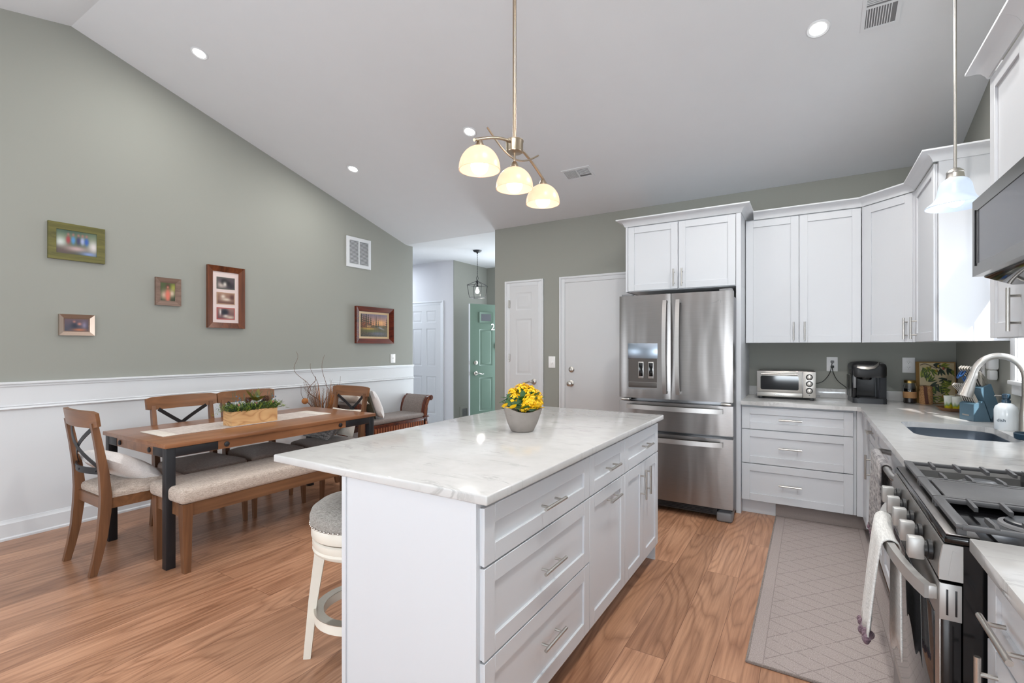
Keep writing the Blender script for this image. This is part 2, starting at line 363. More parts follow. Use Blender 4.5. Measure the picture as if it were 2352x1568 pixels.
def plate(bm, outer, holes, z0, z1):
    t = bmesh.new(); loops = [outer] + holes; E = []; VL = []
    for lp in loops:
        vs = [t.verts.new((x, y, z1)) for x, y in lp]; VL.append(vs)
        for k in range(len(vs)): E.append(t.edges.new((vs[k], vs[(k + 1) % len(vs)])))
    bmesh.ops.triangle_fill(t, use_beauty=True, edges=E)
    tops = list(t.faces); mp = {}
    for vs in VL:
        for v in vs: mp[v] = t.verts.new((v.co.x, v.co.y, z0))
    for f in tops: t.faces.new([mp[v] for v in f.verts][::-1])
    for vs in VL:
        for k in range(len(vs)):
            a, b = vs[k], vs[(k + 1) % len(vs)]; t.faces.new((a, b, mp[b], mp[a]))
    bmesh.ops.recalc_face_normals(t, faces=t.faces); merge(bm, t); return bm
def rrect(x0, x1, y0, y1, r, n=6):
    out = []
    for cx, cy, a in ((x1 - r, y1 - r, 0), (x0 + r, y1 - r, 90), (x0 + r, y0 + r, 180), (x1 - r, y0 + r, 270)):
        for k in range(n + 1):
            q = R(a + 90 * k / n); out.append((cx + r * math.cos(q), cy + r * math.sin(q)))
    return out
def ring(bm, o, i, yb, yo, yi):
    """mitred picture-frame ring in xz; o, i = (x0,x1,z0,z1); back plane yb, front edge yo outside, yi inside (front is -y)"""
    def q(rc, y): return [bm.verts.new((x, y, z)) for x, z in ((rc[0], rc[2]), (rc[1], rc[2]), (rc[1], rc[3]), (rc[0], rc[3]))]
    A, B, D, E = q(o, yb), q(o, yo), q(i, yi), q(i, yb)
    for u, v in ((A, B), (B, D), (D, E), (E, A)):
        for k in range(4): bm.faces.new((u[k], u[(k + 1) % 4], v[(k + 1) % 4], v[k]))
    return bm
def pillow_bm(w, h, t, n=14, mtx=None, pinch=0.07):
    b = bmesh.new(); G = {}
    for s in (1, -1):
        for i in range(n + 1):
            for j in range(n + 1):
                u = i / n * 2 - 1; v = j / n * 2 - 1
                if s == -1 and (i in (0, n) or j in (0, n)): G[s, i, j] = G[1, i, j]; continue
                z = s * t / 2 * ((1 - abs(u) ** 3) * (1 - abs(v) ** 3)) ** 0.45
                k = 1 - pinch * (1 - (u * u) * (v * v)) * (abs(u) ** 4 * (1 - v * v) + abs(v) ** 4 * (1 - u * u))
                G[s, i, j] = b.verts.new((u * w / 2 * k, v * h / 2 * k, z))
    for s in (1, -1):
        for i in range(n):
            for j in range(n):
                f = [G[s, i, j], G[s, i + 1, j], G[s, i + 1, j + 1], G[s, i, j + 1]]
                b.faces.new(f if s == 1 else f[::-1])
    if mtx: bmesh.ops.transform(b, matrix=mtx, verts=b.verts)
    return b
def cushion(bm, outline, z0, z1, crown=0.03, inset=0.03):
    """upholstered pad: outline polygon, rounded top"""
    cx = sum(p[0] for p in outline) / len(outline); cy = sum(p[1] for p in outline) / len(outline)
    levels = [(1.0, z0), (1.015, z0 + 0.25 * (z1 - z0)), (1.015, z0 + 0.6 * (z1 - z0)), (0.985, z0 + 0.88 * (z1 - z0)), (0.93, z1), (0.75, z1 + crown * 0.55), (0.45, z1 + crown * 0.9), (0.12, z1 + crown)]
    rings = []
    for s, z in levels: rings.append([bm.verts.new((cx + (x - cx) * s, cy + (y - cy) * s, z)) for x, y in outline])
    n = len(outline)
    for u, v in zip(rings, rings[1:]):
        for k in range(n): bm.faces.new((u[k], u[(k + 1) % n], v[(k + 1) % n], v[k]))
    bm.faces.new(rings[0][::-1]); bm.faces.new(rings[-1]); return bm

# ---------------------------------------------------------------- object helpers
def meta(o, label=None, cat=None, group=None, kind=None):
    if label: o['label'] = label
    if cat: o['category'] = cat
    if group: o['group'] = group
    if kind: o['kind'] = kind
    return o
def obj(name, bm, mat, parent=None, smooth=38, **kw):
    bmesh.ops.recalc_face_normals(bm, faces=bm.faces)
    me = bpy.data.meshes.new(name); bm.to_mesh(me); bm.free()
    if smooth:
        for p in me.polygons: p.use_smooth = True
        me.set_sharp_from_angle(angle=R(smooth))
    me.materials.append(M[mat] if isinstance(mat, str) else mat)
    o = bpy.data.objects.new(name, me); COL.objects.link(o)
    if parent: o.parent = parent
    return meta(o, **kw)
def thing(name, label, cat, loc=(0, 0, 0), rotz=0, group=None):
    o = bpy.data.objects.new(name, None); COL.objects.link(o); o.location = loc; o.rotation_euler = (0, 0, R(rotz))
    o.empty_display_size = 0.1
    return meta(o, label, cat, group)
def struct(name, bm, mat, parent=None, smooth=30): return obj(name, bm, mat, parent, smooth, kind=None if parent else 'structure')
def sempty(name, loc=(0, 0, 0), rotz=0):
    o = thing(name, None, None, loc, rotz); o['kind'] = 'structure'; return o
def dup(root, loc, rotz, label=None, group=None):
    r = root.copy(); COL.objects.link(r); r.location = loc; r.rotation_euler = (0, 0, R(rotz))
    if label: r['label'] = label
    if group: r['group'] = group
    for ch in list(root.children):
        c = ch.copy(); COL.objects.link(c); c.parent = r
        for g in ch.children:
            d = g.copy(); COL.objects.link(d); d.parent = c
    return r
def text(name, body, size, mat, parent, loc, rot, extrude=0.0006):
    cu = bpy.data.curves.new('t', 'FONT'); cu.body = body; cu.size = size; cu.extrude = extrude; cu.align_x = 'CENTER'; cu.align_y = 'CENTER'
    t = bpy.data.objects.new('t', cu); COL.objects.link(t)
    bpy.context.view_layer.update()
    me = bpy.data.meshes.new_from_object(t.evaluated_get(bpy.context.evaluated_depsgraph_get()))
    bpy.data.objects.remove(t, do_unlink=True)
    me.transform(Matrix.Translation(loc) @ Matrix.Rotation(rot[2], 4, 'Z') @ Matrix.Rotation(rot[1], 4, 'Y') @ Matrix.Rotation(rot[0], 4, 'X'))
    me.materials.clear(); me.materials.append(M[mat])
    o = bpy.data.objects.new(name, me); COL.objects.link(o); o.parent = parent; return o
def picture(name, x0, x1, z0, z1, y, fn, nx, ny, parent, **kw):
    """flat print coloured by a function of (u, v); facing -y"""
    me = bpy.data.meshes.new(name); vs = []; fs = []
    for j in range(ny + 1):
        for i in range(nx + 1): vs.append((x0 + (x1 - x0) * i / nx, y, z0 + (z1 - z0) * j / ny))
    for j in range(ny):
        for i in range(nx):
            a = j * (nx + 1) + i; fs.append((a, a + 1, a + nx + 2, a + nx + 1))
    me.from_pydata(vs, [], fs); ca = me.color_attributes.new('Col', 'FLOAT_COLOR', 'POINT')
    for j in range(ny + 1):
        for i in range(nx + 1):
            c = C(*[max(0, min(255, k)) for k in fn(i / nx, j / ny)]); ca.data[j * (nx + 1) + i].color = c
    me.materials.append(M['paint']); o = bpy.data.objects.new(name, me); COL.objects.link(o); o.parent = parent
    return meta(o, **kw)
def mix(a, b, t):
    t = max(0, min(1, t)); return tuple(p + (q - p) * t for p, q in zip(a, b))
def blob(c, col, u, v, cu, cv, ru, rv, p=2.0):
    d = ((u - cu) / ru) ** 2 + ((v - cv) / rv) ** 2
    return mix(c, col, math.exp(-d ** (p / 2)))

# ================================================================= THE ROOM
LX, RX, BY, RY = -4.79, 0.945, 4.93, -7.0      # left wall, right wall, kitchen back wall, rear wall; flat lower ceiling behind FL
CZ = 2.765; PK = 3.785; PY = 1.383; SY = 4.97; LE = 5.10
FL = -2.9
def cz(y):
    if y < FL: y = FL
    return PK - (y - PY) * (PK - CZ) / (SY - PY) if y > PY else PK - (PY - y) * 0.2335
b = BM(); box(b, LX - 0.15, RX + 0.15, RY - 0.15, LE, -0.1, 0); struct('floor', b, 'floor', smooth=0)
b = BM(); box(b, -8.2, -3.15, LE, 8.0, -0.1, 0); struct('floor_hall', b, 'tile', smooth=0)
# ceiling: two slopes, then flat over the hall
b = BM(); prism(b, [(RY - 0.15, cz(RY)), (FL, cz(FL)), (PY, PK), (SY, CZ), (5.06, CZ), (5.06, CZ + 0.12), (SY, CZ + 0.12), (PY, PK + 0.12), (FL, cz(FL) + 0.12), (RY - 0.15, cz(RY) + 0.12)], LX - 0.15, RX + 0.15, 'x')
struct('ceiling', b, 'ceil', smooth=0)
b = BM(); box(b, -8.2, -3.15, 5.06, 8.0, CZ, CZ + 0.12); struct('ceiling_hall', b, 'ceil', smooth=0)
def wall_side(name, x0, x1, ya, yb, mat='wall', holes=()):
    """wall in a yz plane whose top follows the ceiling"""
    b = BM(); cuts = sorted({ya, yb, PY, SY, FL} | {h[0] for h in holes} | {h[1] for h in holes}); cuts = [c for c in cuts if ya <= c <= yb]
    for p, q in zip(cuts, cuts[1:]):
        hs = [h for h in holes if h[0] <= p and h[1] >= q]
        if hs:
            h = hs[0]; prism(b, [(p, 0), (q, 0), (q, h[2]), (p, h[2])], x0, x1, 'x')
            prism(b, [(p, h[3]), (q, h[3]), (q, min(cz(q), 9)), (p, cz(p))], x0, x1, 'x')
        else:
            prism(b, [(p, 0), (q, 0), (q, max(cz(q), CZ)), (p, max(cz(p), CZ))], x0, x1, 'x')
    bmesh.ops.remove_doubles(b, verts=b.verts, dist=1e-5)
    return struct(name, b, mat, smooth=0)
wall_side('wall_left', LX - 0.14, LX, RY, LE)
WY0, WY1, WZ0, WZ1 = 2.82, 3.60, 1.165, 2.06
wall_side('wall_right', RX, RX + 0.14, RY, BY, holes=[(WY0, WY1, WZ0, WZ1)])
# kitchen back wall (doors are closed leaves set against it)
b = BM(); prism(b, [(-3.279, 0), (RX + 0.14, 0), (RX + 0.14, CZ + 0.01), (-3.279, CZ + 0.01)], BY, BY + 0.13, 'y'); struct('wall_back', b, 'wall', smooth=0)
b = BM(); box(b, LX - 0.14, RX + 0.14, RY - 0.14, RY, 0, cz(RY)); struct('wall_rear', b, 'wall', smooth=0)
# hall walls
b = BM(); box(b, -8.2, -4.975, 6.25, 6.37, 0, CZ); struct('wall_hall', b, 'hallwall', smooth=0)
b = BM(); box(b, -5.09, -4.965, 6.252, 7.2, 0, CZ); struct('wall_entry_left', b, 'wall', smooth=0)
b = BM(); box(b, -5.09, -3.15, 7.2, 7.32, 0, CZ); struct('wall_entry_far', b, 'wall', smooth=0)
b = BM(); box(b, -3.279, -3.15, BY + 0.13, 7.2, 0, CZ); struct('wall_entry_right', b, 'wall', smooth=0)
b = BM(); box(b, -8.3, -8.2, LE, 6.37, 0, CZ); struct('wall_hall_end', b, 'hallwall', smooth=0)
b = BM(); box(b, -8.2, LX - 0.14, LE - 0.12, LE, 0, CZ); struct('wall_hall_near', b, 'hallwall', smooth=0)
# wainscot, chair rail, baseboard on the left wall
b = BM(); box(b, LX, LX + 0.012, RY, LE + 0.004, 0, 1.085); struct('wall_left_wainscot', b, 'white', smooth=0)
b = BM(); box(b, LX, LX + 0.030, RY, LE + 0.004, 1.083, 1.101, 0.004); box(b, LX, LX + 0.020, RY, LE + 0.004, 1.066, 1.084, 0.004)
struct('trim_1', b, 'white')
b = BM()
prism(b, [(LX + 0.01, 0.902), (LX + 0.022, 0.904), (LX + 0.030, 0.912), (LX + 0.024, 0.920), (LX + 0.018, 0.924), (LX + 0.022, 0.931), (LX + 0.01, 0.938)], RY, LE + 0.004, 'y'); struct('trim_2', b, 'white')
b = BM(); prism(b, [(LX, 0), (LX + 0.034, 0), (LX + 0.034, 0.014), (LX + 0.026, 0.022), (LX + 0.026, 0.112), (LX + 0.020, 0.12), (LX + 0.016, 0.138), (LX, 0.142)], RY, LE + 0.004, 'y'); struct('baseboard_left', b, 'white')
b = BM(); box(b, -3.279, -3.129, BY - 0.015, BY, 0, 0.13, 0.003); box(b, -2.608, -2.404, BY - 0.015, BY, 0, 0.13, 0.003); struct('baseboard_back', b, 'white')
b = BM(); box(b, -5.17, -4.965, 6.235, 6.25, 0, 0.13, 0.003); box(b, -4.965, -4.950, 6.25, 7.2, 0, 0.13, 0.003); struct('baseboard_hall', b, 'white')

def paneled(b, xs, zs, P, y0, th):
    box(b, xs[0], xs[-1], y0 + 0.008, y0 + th, zs[0], zs[-1])
    for i in range(len(xs) - 1):
        for j in range(len(zs) - 1):
            if (i, j) in P:
                x0, x1, z0, z1 = xs[i], xs[i + 1], zs[j], zs[j + 1]
                ring(b, (x0, x1, z0, z1), (x0 + 0.016, x1 - 0.016, z0 + 0.016, z1 - 0.016), y0 + 0.006, y0, y0 + 0.0075)
                ring(b, (x0 + 0.022, x1 - 0.022, z0 + 0.022, z1 - 0.022), (x0 + 0.045, x1 - 0.045, z0 + 0.045, z1 - 0.045), y0 + 0.008, y0 + 0.0075, y0 + 0.002)
                box(b, x0 + 0.045, x1 - 0.045, y0 + 0.002, y0 + 0.008, z0 + 0.045, z1 - 0.045)
            else: box(b, xs[i], xs[i + 1], y0, y0 + 0.009, zs[j], zs[j + 1])
def casing(b, x0, x1, zt, w=0.068, y=0.0, t=0.02):
    for a, c in ((x0, x0 + w), (x1 - w, x1)): box(b, a, c, y - t * 0.6, y, 0, zt, 0.003)
    box(b, x0 + w, x1 - w, y - t * 0.6, y, zt - w, zt, 0.003)
    q = w * 0.35
    box(b, x0, x0 + q, y - t, y - t * 0.5, 0, zt, 0.004); box(b, x1 - q, x1, y - t, y - t * 0.5, 0, zt, 0.004)
    box(b, x0 + q, x1 - q, y - t, y - t * 0.5, zt - q, zt, 0.004)
def lever(parent, x, z, y, dirx=-1, name='door_handle'):
    b = BM(); lathe(b, [(0.033, 0), (0.033, -0.006), (0.026, -0.012), (0.014, -0.016), (0.012, -0.045), (0.016, -0.05), (0.012, -0.058)], (x, y, z), 24, True, True, 'y')
    pts = [(x, y - 0.05, z), (x + dirx * 0.03, y - 0.055, z + 0.004), (x + dirx * 0.06, y - 0.055, z - 0.008), (x + dirx * 0.09, y - 0.052, z - 0.014), (x + dirx * 0.118, y - 0.05, z - 0.008)]
    tube(b, pts, [0.010, 0.009, 0.008, 0.007, 0.005], 10); return obj(name, b, 'nickel', parent)
def knob(parent, x, z, y, name, r=0.03):
    b = BM(); lathe(b, [(0.034, 0), (0.034, -0.006), (0.028, -0.010), (0.013, -0.014), (0.012, -0.035), (r * 0.7, -0.042), (r, -0.052), (r * 0.9, -0.066), (r * 0.5, -0.072), (0.0, -0.073)], (x, y, z), 24, True, False, 'y')
    return obj(name, b, 'nickel', parent)
def hinge(parent, x, z, y):
    b = BM(); tube(b, [(x, y, z - 0.045), (x, y, z + 0.045)], 0.007, 8); box(b, x - 0.012, x + 0.012, y, y + 0.004, z - 0.045, z + 0.045); obj('hinge', b, 'nickel', parent)
# door_1 narrow three panel closet door
d = sempty('door_1', (-2.8685, BY, 0)); hw = 0.2605
b = BM(); casing(b, -hw, hw, 2.13); obj('door_casing', b, 'white', d)
b = BM(); W = hw - 0.068; paneled(b, [-W, -W + 0.085, W - 0.085, W], [0.01, 0.25, 0.86, 1.02, 1.68, 1.78, 1.99, 2.062 + 0.0], {(1, 1), (1, 3), (1, 5)}, -0.0105, 0.0105); obj('door_leaf', b, 'door', d)
for z in (0.30, 1.22, 1.86): hinge(d, -W - 0.004, z, -0.018)
lever(d, W - 0.055, 0.945, -0.0105)
# door_2 flat white door, its right side behind the refrigerator
d = sempty('door_2', (-1.95, BY, 0)); hw = 0.455
b = BM(); casing(b, -hw, hw, 2.13); obj('door_casing', b, 'white', d)
b = BM(); W = hw - 0.068; box(b, -W, W, -0.006, 0, 0.01, 2.062, 0.002); obj('door_leaf', b, 'door', d)
knob(d, -W + 0.075, 0.943, -0.006, 'door_handle'); 
b = BM(); lathe(b, [(0.032, 0), (0.032, -0.008), (0.026, -0.014), (0.012, -0.016), (0.012, -0.02), (0.0, -0.02)], (-W + 0.08, -0.006, 1.098), 24, True, False, 'y'); obj('deadbolt', b, 'nickel', d)
for z in (0.943, 1.098):
    b = BM(); box(b, -W - 0.003, -W + 0.002, -0.010, -0.004, z - 0.03, z + 0.03); obj('latch_plate', b, 'nickel', d)
# door_3 six panel hall door
d = sempty('door_3', (-5.60, 6.25, 0)); hw = 0.43
b = BM(); casing(b, -hw, hw, 2.118); obj('door_casing', b, 'white', d)
b = BM(); W = hw - 0.068; paneled(b, [-W, -W + 0.10, -0.05, 0.05, W - 0.10, W], [0.01, 0.22, 0.86, 1.02, 1.66, 1.76, 1.96, 2.05], {(i, j) for i in (1, 3) for j in (1, 3, 5)}, -0.0105, 0.0105); obj('door_leaf', b, 'door', d)
# door_4 green front door standing open; local x along the leaf, -y is the face we see
d = sempty('door_4', (-4.56, 6.15, 0), 64.0)
W = 0.91
b = BM(); paneled(b, [0, 0.165, 0.405, 0.50, 0.74, W], [0.012, 0.20, 0.33, 0.86, 1.05, 1.63, 1.83, 2.03], {(1, 2), (3, 2), (1, 4), (3, 4)}, 0, 0.02); box(b, 0, W, 0.006, 0.044, 0.012, 2.03); obj('door_leaf', b, 'green', d)
b = BM(); box(b, -0.004, 0.0, 0.0, 0.045, 0.012, 2.03); obj('door_edge', b, 'white', d)
b = BM(); ring(b, (0.160, 0.410, 1.735, 1.905), (0.195, 0.375, 1.765, 1.875), 0.0, -0.014, -0.004); obj('door_light_frame', b, 'green', d)
b = BM(); box(b, 0.195, 0.375, -0.005, -0.002, 1.765, 1.875); obj('door_light', b, 'mwglass', d)
b = BM(); box(b, 0.01, W - 0.01, -0.002, 0, 0.02, 0.265); obj('kick_plate', b, 'kick', d)
text('house_number', '2', 0.15, 'porcelain', d, (0.408, -0.003, 1.665), (R(90), 0, 0), 0.003)
lever(d, 0.10, 0.93, 0.0, 1)
b = BM(); lathe(b, [(0.032, 0), (0.032, -0.008), (0.024, -0.014), (0.0, -0.016)], (0.10, 0, 1.10), 20, True, False, 'y'); obj('deadbolt', b, 'nickel', d)
b = BM(); lathe(b, [(0.016, 0), (0.016, -0.012), (0.0, -0.014)], (0.50, 0, 1.43), 16, True, False, 'y')
tube(b, [(0.50 + 0.045 * math.sin(a), -0.014, 1.36 - 0.055 * math.cos(a) * -1) for a in [k * 2 * PI / 14 for k in range(15)]], 0.008, 8); obj('door_knocker', b, 'nickel', d)
for z in (0.93, 1.10):
    b = BM(); box(b, -0.006, -0.003, 0.012, 0.034, z - 0.03, z + 0.03); obj('latch_plate', b, 'nickel', d)

# window_1 over the sink (rot -90: local x runs toward -Y, local -y points into the room)
wd = sempty('window_1', (RX, WY1, 0), -90); w = WY1 - WY0
def bars(b, rects, y0, y1, bev=0.003):
    for r in rects: box(b, r[0], r[1], y0, y1, r[2], r[3], bev)
b = BM(); bars(b, [(-0.075, 0, WZ0 - 0.01, WZ1 + 0.075), (w, w + 0.075, WZ0 - 0.01, WZ1 + 0.075), (-0.075, w + 0.075, WZ1, WZ1 + 0.075), (-0.055, w + 0.055, WZ0 - 0.075, WZ0 - 0.02)], -0.02, 0, 0.004)
box(b, -0.075, w + 0.075, -0.032, 0.04, WZ0 - 0.022, WZ0, 0.004); obj('window_frame', b, 'white', wd)
b = BM(); bars(b, [(0, 0.03, WZ0, WZ1), (w - 0.03, w, WZ0, WZ1), (0, w, WZ0, WZ0 + 0.03), (0, w, WZ1 - 0.05, WZ1), (0, w, (WZ0 + WZ1) / 2 - 0.02, (WZ0 + WZ1) / 2 + 0.02)], 0.055, 0.072)
bars(b, [(w * 0.345, w * 0.36, WZ0, WZ1), (w * 0.64, w * 0.655, WZ0, WZ1)], 0.062, 0.07, 0); obj('window_sash', b, 'white', wd)
b = BM(); bars(b, [(-0.002, 0.006, WZ0 - 0.002, WZ1), (w - 0.006, w + 0.002, WZ0 - 0.002, WZ1), (0, w, WZ0 - 0.004, WZ0 + 0.004), (0, w, WZ1 - 0.004, WZ1 + 0.004)], -0.01, 0.145, 0); obj('jamb_liner', b, 'white', wd)
b = BM(); box(b, 0.04, w - 0.04, 0.064, 0.067, WZ0 + 0.04, WZ1 - 0.04)
gm = N('window_glass', 0.0); gm.b.inputs['Alpha'].default_value = 0.12; gm.b.inputs['Base Color'].default_value = (0.9, 0.95, 1, 1); obj('window_pane', b, gm.m, wd)

# ---------------------------------------------------------------- vents, lights, plates
def slope_thing(name, label, cat, x, y, group=None):
    t = thing(name, label, cat, (x, y, cz(y)), 0, group); t.rotation_euler = (-math.atan((PK - CZ) / (SY - PY)), 0, 0); return t
DL = [(-4.045, 1.935, 'round recessed ceiling light highest above the left wall, left of the other three'),
      (-2.52, 3.39, 'round recessed ceiling light just behind the three-shade island lamp'),
      (-4.06, 3.435, 'round recessed ceiling light low on the slope above the white wall grille'),
      (0.037, 3.375, 'large round recessed ceiling light next to the upper right ceiling register')]
for x, y, lab in DL:
    t = slope_thing('recessed_light', lab, 'ceiling light', x, y, 'recessed ceiling lights')
    b = BM(); lathe(b, [(0.062, 0.0), (0.060, -0.006), (0.058, -0.002), (0.040, 0.004), (0.040, -0.0005)][0:1] + [(0.062, -0.004), (0.056, -0.007), (0.044, -0.003)], (0, 0, 0), 36); obj('trim_ring', b, 'white', t)
    b = BM(); lathe(b, [(0.044, -0.003), (0.03, -0.004), (0.0, -0.0045)], (0, 0, 0), 36, False, False); obj('lens', b, 'led', t)
    a = lamp('downlight_lamp', 'AREA', (0, 0, -0.012), (0, 0, 0), 8 if x < -3 else 13 if x < -1 else 21, (1, 0.985, 0.95), shape='DISK', size=0.09); a.parent = t
# unseen lamps of the same kind, added overhead to brighten aisle and foreground
lamp('downlight_lamp', 'AREA', (0.04, 1.35, cz(1.35) - 0.05), (0, 0, 0), 34, (1, 0.985, 0.95), shape='DISK', size=0.09)
for x, y in ((-3.2, 0.2), (-0.9, 0.3), (-2.2, -1.4), (-0.6, -1.6)):
    lamp('downlight_lamp', 'AREA', (x, y, cz(y) - 0.02), (0, 0, 0), 9, (1, 0.985, 0.95), shape='DISK', size=0.09)
def register(t, w, h, split, vert):
    b = BM()
    bars2 = [(-w / 2, -w / 2 + 0.02, -h / 2, h / 2), (w / 2 - 0.02, w / 2, -h / 2, h / 2), (-w / 2 + 0.02, w / 2 - 0.02, -h / 2, -h / 2 + 0.02), (-w / 2 + 0.02, w / 2 - 0.02, h / 2 - 0.02, h / 2)]
    for r in bars2: box(b, r[0], r[1], r[2], r[3], -0.006, 0)
    if vert: box(b, -w / 2 + 0.02, w / 2 - 0.02, -0.006, 0.006, -0.0055, 0)
    else: box(b, -0.006, 0.006, -h / 2 + 0.02, h / 2 - 0.02, -0.0055, 0)
    obj('frame', b, 'white', t)
    b = BM(); box(b, -w / 2 + 0.015, w / 2 - 0.015, -h / 2 + 0.015, h / 2 - 0.015, -0.0012, -0.0006); obj('duct_shadow', b, 'gplast', t)
    b = BM()
    if vert:
        n = int((h / 2 - 0.03) / 0.011)
        for k in range(n):
            y = -h / 2 + 0.025 + k * 0.011; box(b, -w / 2 + 0.02, w / 2 - 0.02, y, y + 0.005, -0.005, -0.001)
        m = int((w - 0.05) / 0.012)
        for k in range(m):
            x = -w / 2 + 0.025 + k * 0.012; box(b, x, x + 0.004, 0.006, h / 2 - 0.02, -0.005, -0.001)
    else:
        n = int((w / 2 - 0.03) / 0.010)
        for k in range(n):
            x = -w / 2 + 0.025 + k * 0.010; box(b, x, x + 0.005, -h / 2 + 0.02, h / 2 - 0.02, -0.005, -0.001)
        m = int((h - 0.05) / 0.016)
        for k in range(m):
            y = -h / 2 + 0.025 + k * 0.016; box(b, 0.006, w / 2 - 0.02, y, y + 0.005, -0.005, -0.001)
    obj('louvers', b, 'white', t)
t = slope_thing('air_register', 'small white ceiling air register right of the island lamp, above the doors', 'vent', -1.865, 4.21); register(t, 0.28, 0.16, 0, False)
t = slope_thing('air_register', 'white ceiling air register at the top edge of the picture, near the right', 'vent', 0.335, 3.335); register(t, 0.18, 0.32, 0, True)
def wthing(name, label, cat, y, z, group=None): return thing(name, label, cat, (LX, y, z), 90, group)
t = wthing('wall_grille', 'white louvered return air grille high on the green wall', 'vent', 4.137, 2.513)
b = BM(); ring(b, (-0.19, 0.19, -0.185, 0.185), (-0.150, 0.150, -0.145, 0.145), 0, -0.012, -0.016); box(b, -0.006, 0.006, -0.014, 0, -0.15, 0.15); obj('frame', b, 'white', t)
b = BM(); box(b, -0.155, 0.155, -0.002, -0.001, -0.15, 0.15); obj('duct_shadow', b, 'gplast', t)
b = BM()
for k in range(19):
    z = -0.142 + k * 0.0155
    prism(b, [(-0.012, z), (-0.011, z), (-0.002, z + 0.010), (-0.003, z + 0.010)], -0.15, 0.15, 'x')
obj('louvers', b, 'white', t)
t = thing('floor_level_grille', 'small pale wall grille low beside the green front door', 'vent', (-4.965, 6.53, 0.245), 90)
b = BM(); ring(b, (-0.125, 0.125, -0.10, 0.11), (-0.07, 0.07, -0.06, 0.07), 0, -0.010, -0.012); obj('frame', b, 'wall', t)
b = BM()
for k in range(9): box(b, -0.07, 0.07, -0.008, -0.002, -0.058 + k * 0.0145, -0.051 + k * 0.0145)
obj('louvers', b, 'gplast', t)

def plateobj(t, w=0.072, h=0.115):
    b = BM(); box(b, -w / 2, w / 2, -0.006, 0, -h / 2, h / 2, 0.003); return obj('cover_plate', b, 'porcelain', t)
t = wthing('light_switch', 'white toggle light switch above the wainscot by the hall opening', 'switch', 4.717, 1.193); plateobj(t, 0.085)
b = BM(); box(b, -0.005, 0.005, -0.018, -0.005, -0.002, 0.014, 0.001); obj('toggle', b, 'porcelain', t)
t = thing('light_switch', 'white dimmer switch between the two white doors', 'switch', (-2.502, BY, 1.175)); plateobj(t, 0.085, 0.13)
b = BM(); lathe(b, [(0.014, -0.005), (0.014, -0.016), (0.0, -0.018)], (0, 0, -0.005), 20, False, False, 'y'); obj('toggle', b, 'porcelain', t)
def outlet(t):
    plateobj(t, 0.08, 0.122); p = None
    b = BM()
    for s in (-1, 1): lathe(b, [(0.017, -0.006), (0.016, -0.008), (0.0, -0.0085)], (0, 0, s * 0.021), 20, False, False, 'y')
    obj('receptacle', b, 'porcelain', t)
    for s in (-1, 1):
        for q in (-0.006, 0.006):
            b = BM(); box(b, q - 0.001, q + 0.001, -0.0092, -0.008, s * 0.021, s * 0.021 + 0.008); obj('slot', b, 'slot', t)
        b = BM(); box(b, -0.002, 0.002, -0.0092, -0.008, s * 0.021 - 0.010, s * 0.021 - 0.006); obj('slot', b, 'slot', t)
outlet(thing('wall_outlet', 'white wall outlet with both black plugs in it, above the toaster oven', 'outlet', (0.155, BY, 1.201), 0, 'kitchen wall outlets'))
outlet(thing('wall_outlet', 'empty white wall outlet between the coffee maker and the olive board', 'outlet', (0.662, BY, 1.202), 0, 'kitchen wall outlets'))
outlet(thing('wall_outlet', 'white wall outlet on the right wall behind the knife block', 'outlet', (RX, 4.24, 1.207), -90, 'kitchen wall outlets'))
outlet(wthing('wall_outlet', 'low white wall outlet in the wainscot under the dining table', 'outlet', 3.15, 0.40, 'kitchen wall outlets'))
t = thing('air_freshener', 'white plug-in air freshener on the wall beside the sink window', 'air freshener', (RX, 3.955, 1.21), -90)
b = BM(); box(b, -0.03, 0.03, -0.05, 0, 0.0, 0.075, 0.012); obj('body', b, 'porcelain', t)
b = BM(); box(b, -0.022, 0.030, -0.045, -0.006, -0.06, 0.0, 0.010); obj('refill', b, 'porcelain', t)

# ---------------------------------------------------------------- pictures on the left wall
def frame(name, label, y0, y1, z0, z1, bw, mat, fn, nx=60, ny=40, depth=0.022, inner=0.012, liner=None, lm=None):
    t = wthing(name, label, 'picture frame', (y0 + y1) / 2, (z0 + z1) / 2); w = (y1 - y0) / 2; h = (z1 - z0) / 2
    b = BM(); ring(b, (-w, w, -h, h), (-w + bw, w - bw, -h + bw, h - bw), 0, -depth, -inner); obj('frame_moulding', b, mat, t, smooth=20)
    if liner:
        b = BM(); ring(b, (-w + bw, w - bw, -h + bw, h - bw), (-w + bw + liner, w - bw - liner, -h + bw + liner, h - bw - liner), 0, -inner + 0.002, -0.007); obj('liner', b, lm, t)
        bw += liner
    if fn: picture('picture', -w + bw, w - bw, -h + bw, h - bw, -0.006, fn, nx, ny, t)
    return t, w, h
def f_family(u, v):
    c = mix((54, 66, 50), (96, 110, 84), v * 1.2); c = blob(c, (60, 84, 70), u, v, 0.35, 0.95, 0.5, 0.15)
    c = blob(c, (198, 204, 200), u, v, 0.10, 0.45, 0.16, 0.26); c = blob(c, (206, 200, 200), u, v, 0.92, 0.40, 0.16, 0.30)
    c = blob(c, (84, 70, 66), u, v, 0.15, 0.12, 0.4, 0.2); c = blob(c, (176, 150, 150), u, v, 0.5, 0.25, 0.28, 0.12)
    for x, col in ((0.29, (150, 54, 58)), (0.41, (74, 132, 186)), (0.54, (52, 52, 92)), (0.64, (150, 160, 196)), (0.74, (44, 86, 164))):
        c = blob(c, col, u, v, x, 0.60, 0.055, 0.17, 3); c = blob(c, (150, 100, 90), u, v, x, 0.83, 0.03, 0.06)
    return blob(c, (120, 140, 190), u, v, 0.8, 0.08, 0.2, 0.08)
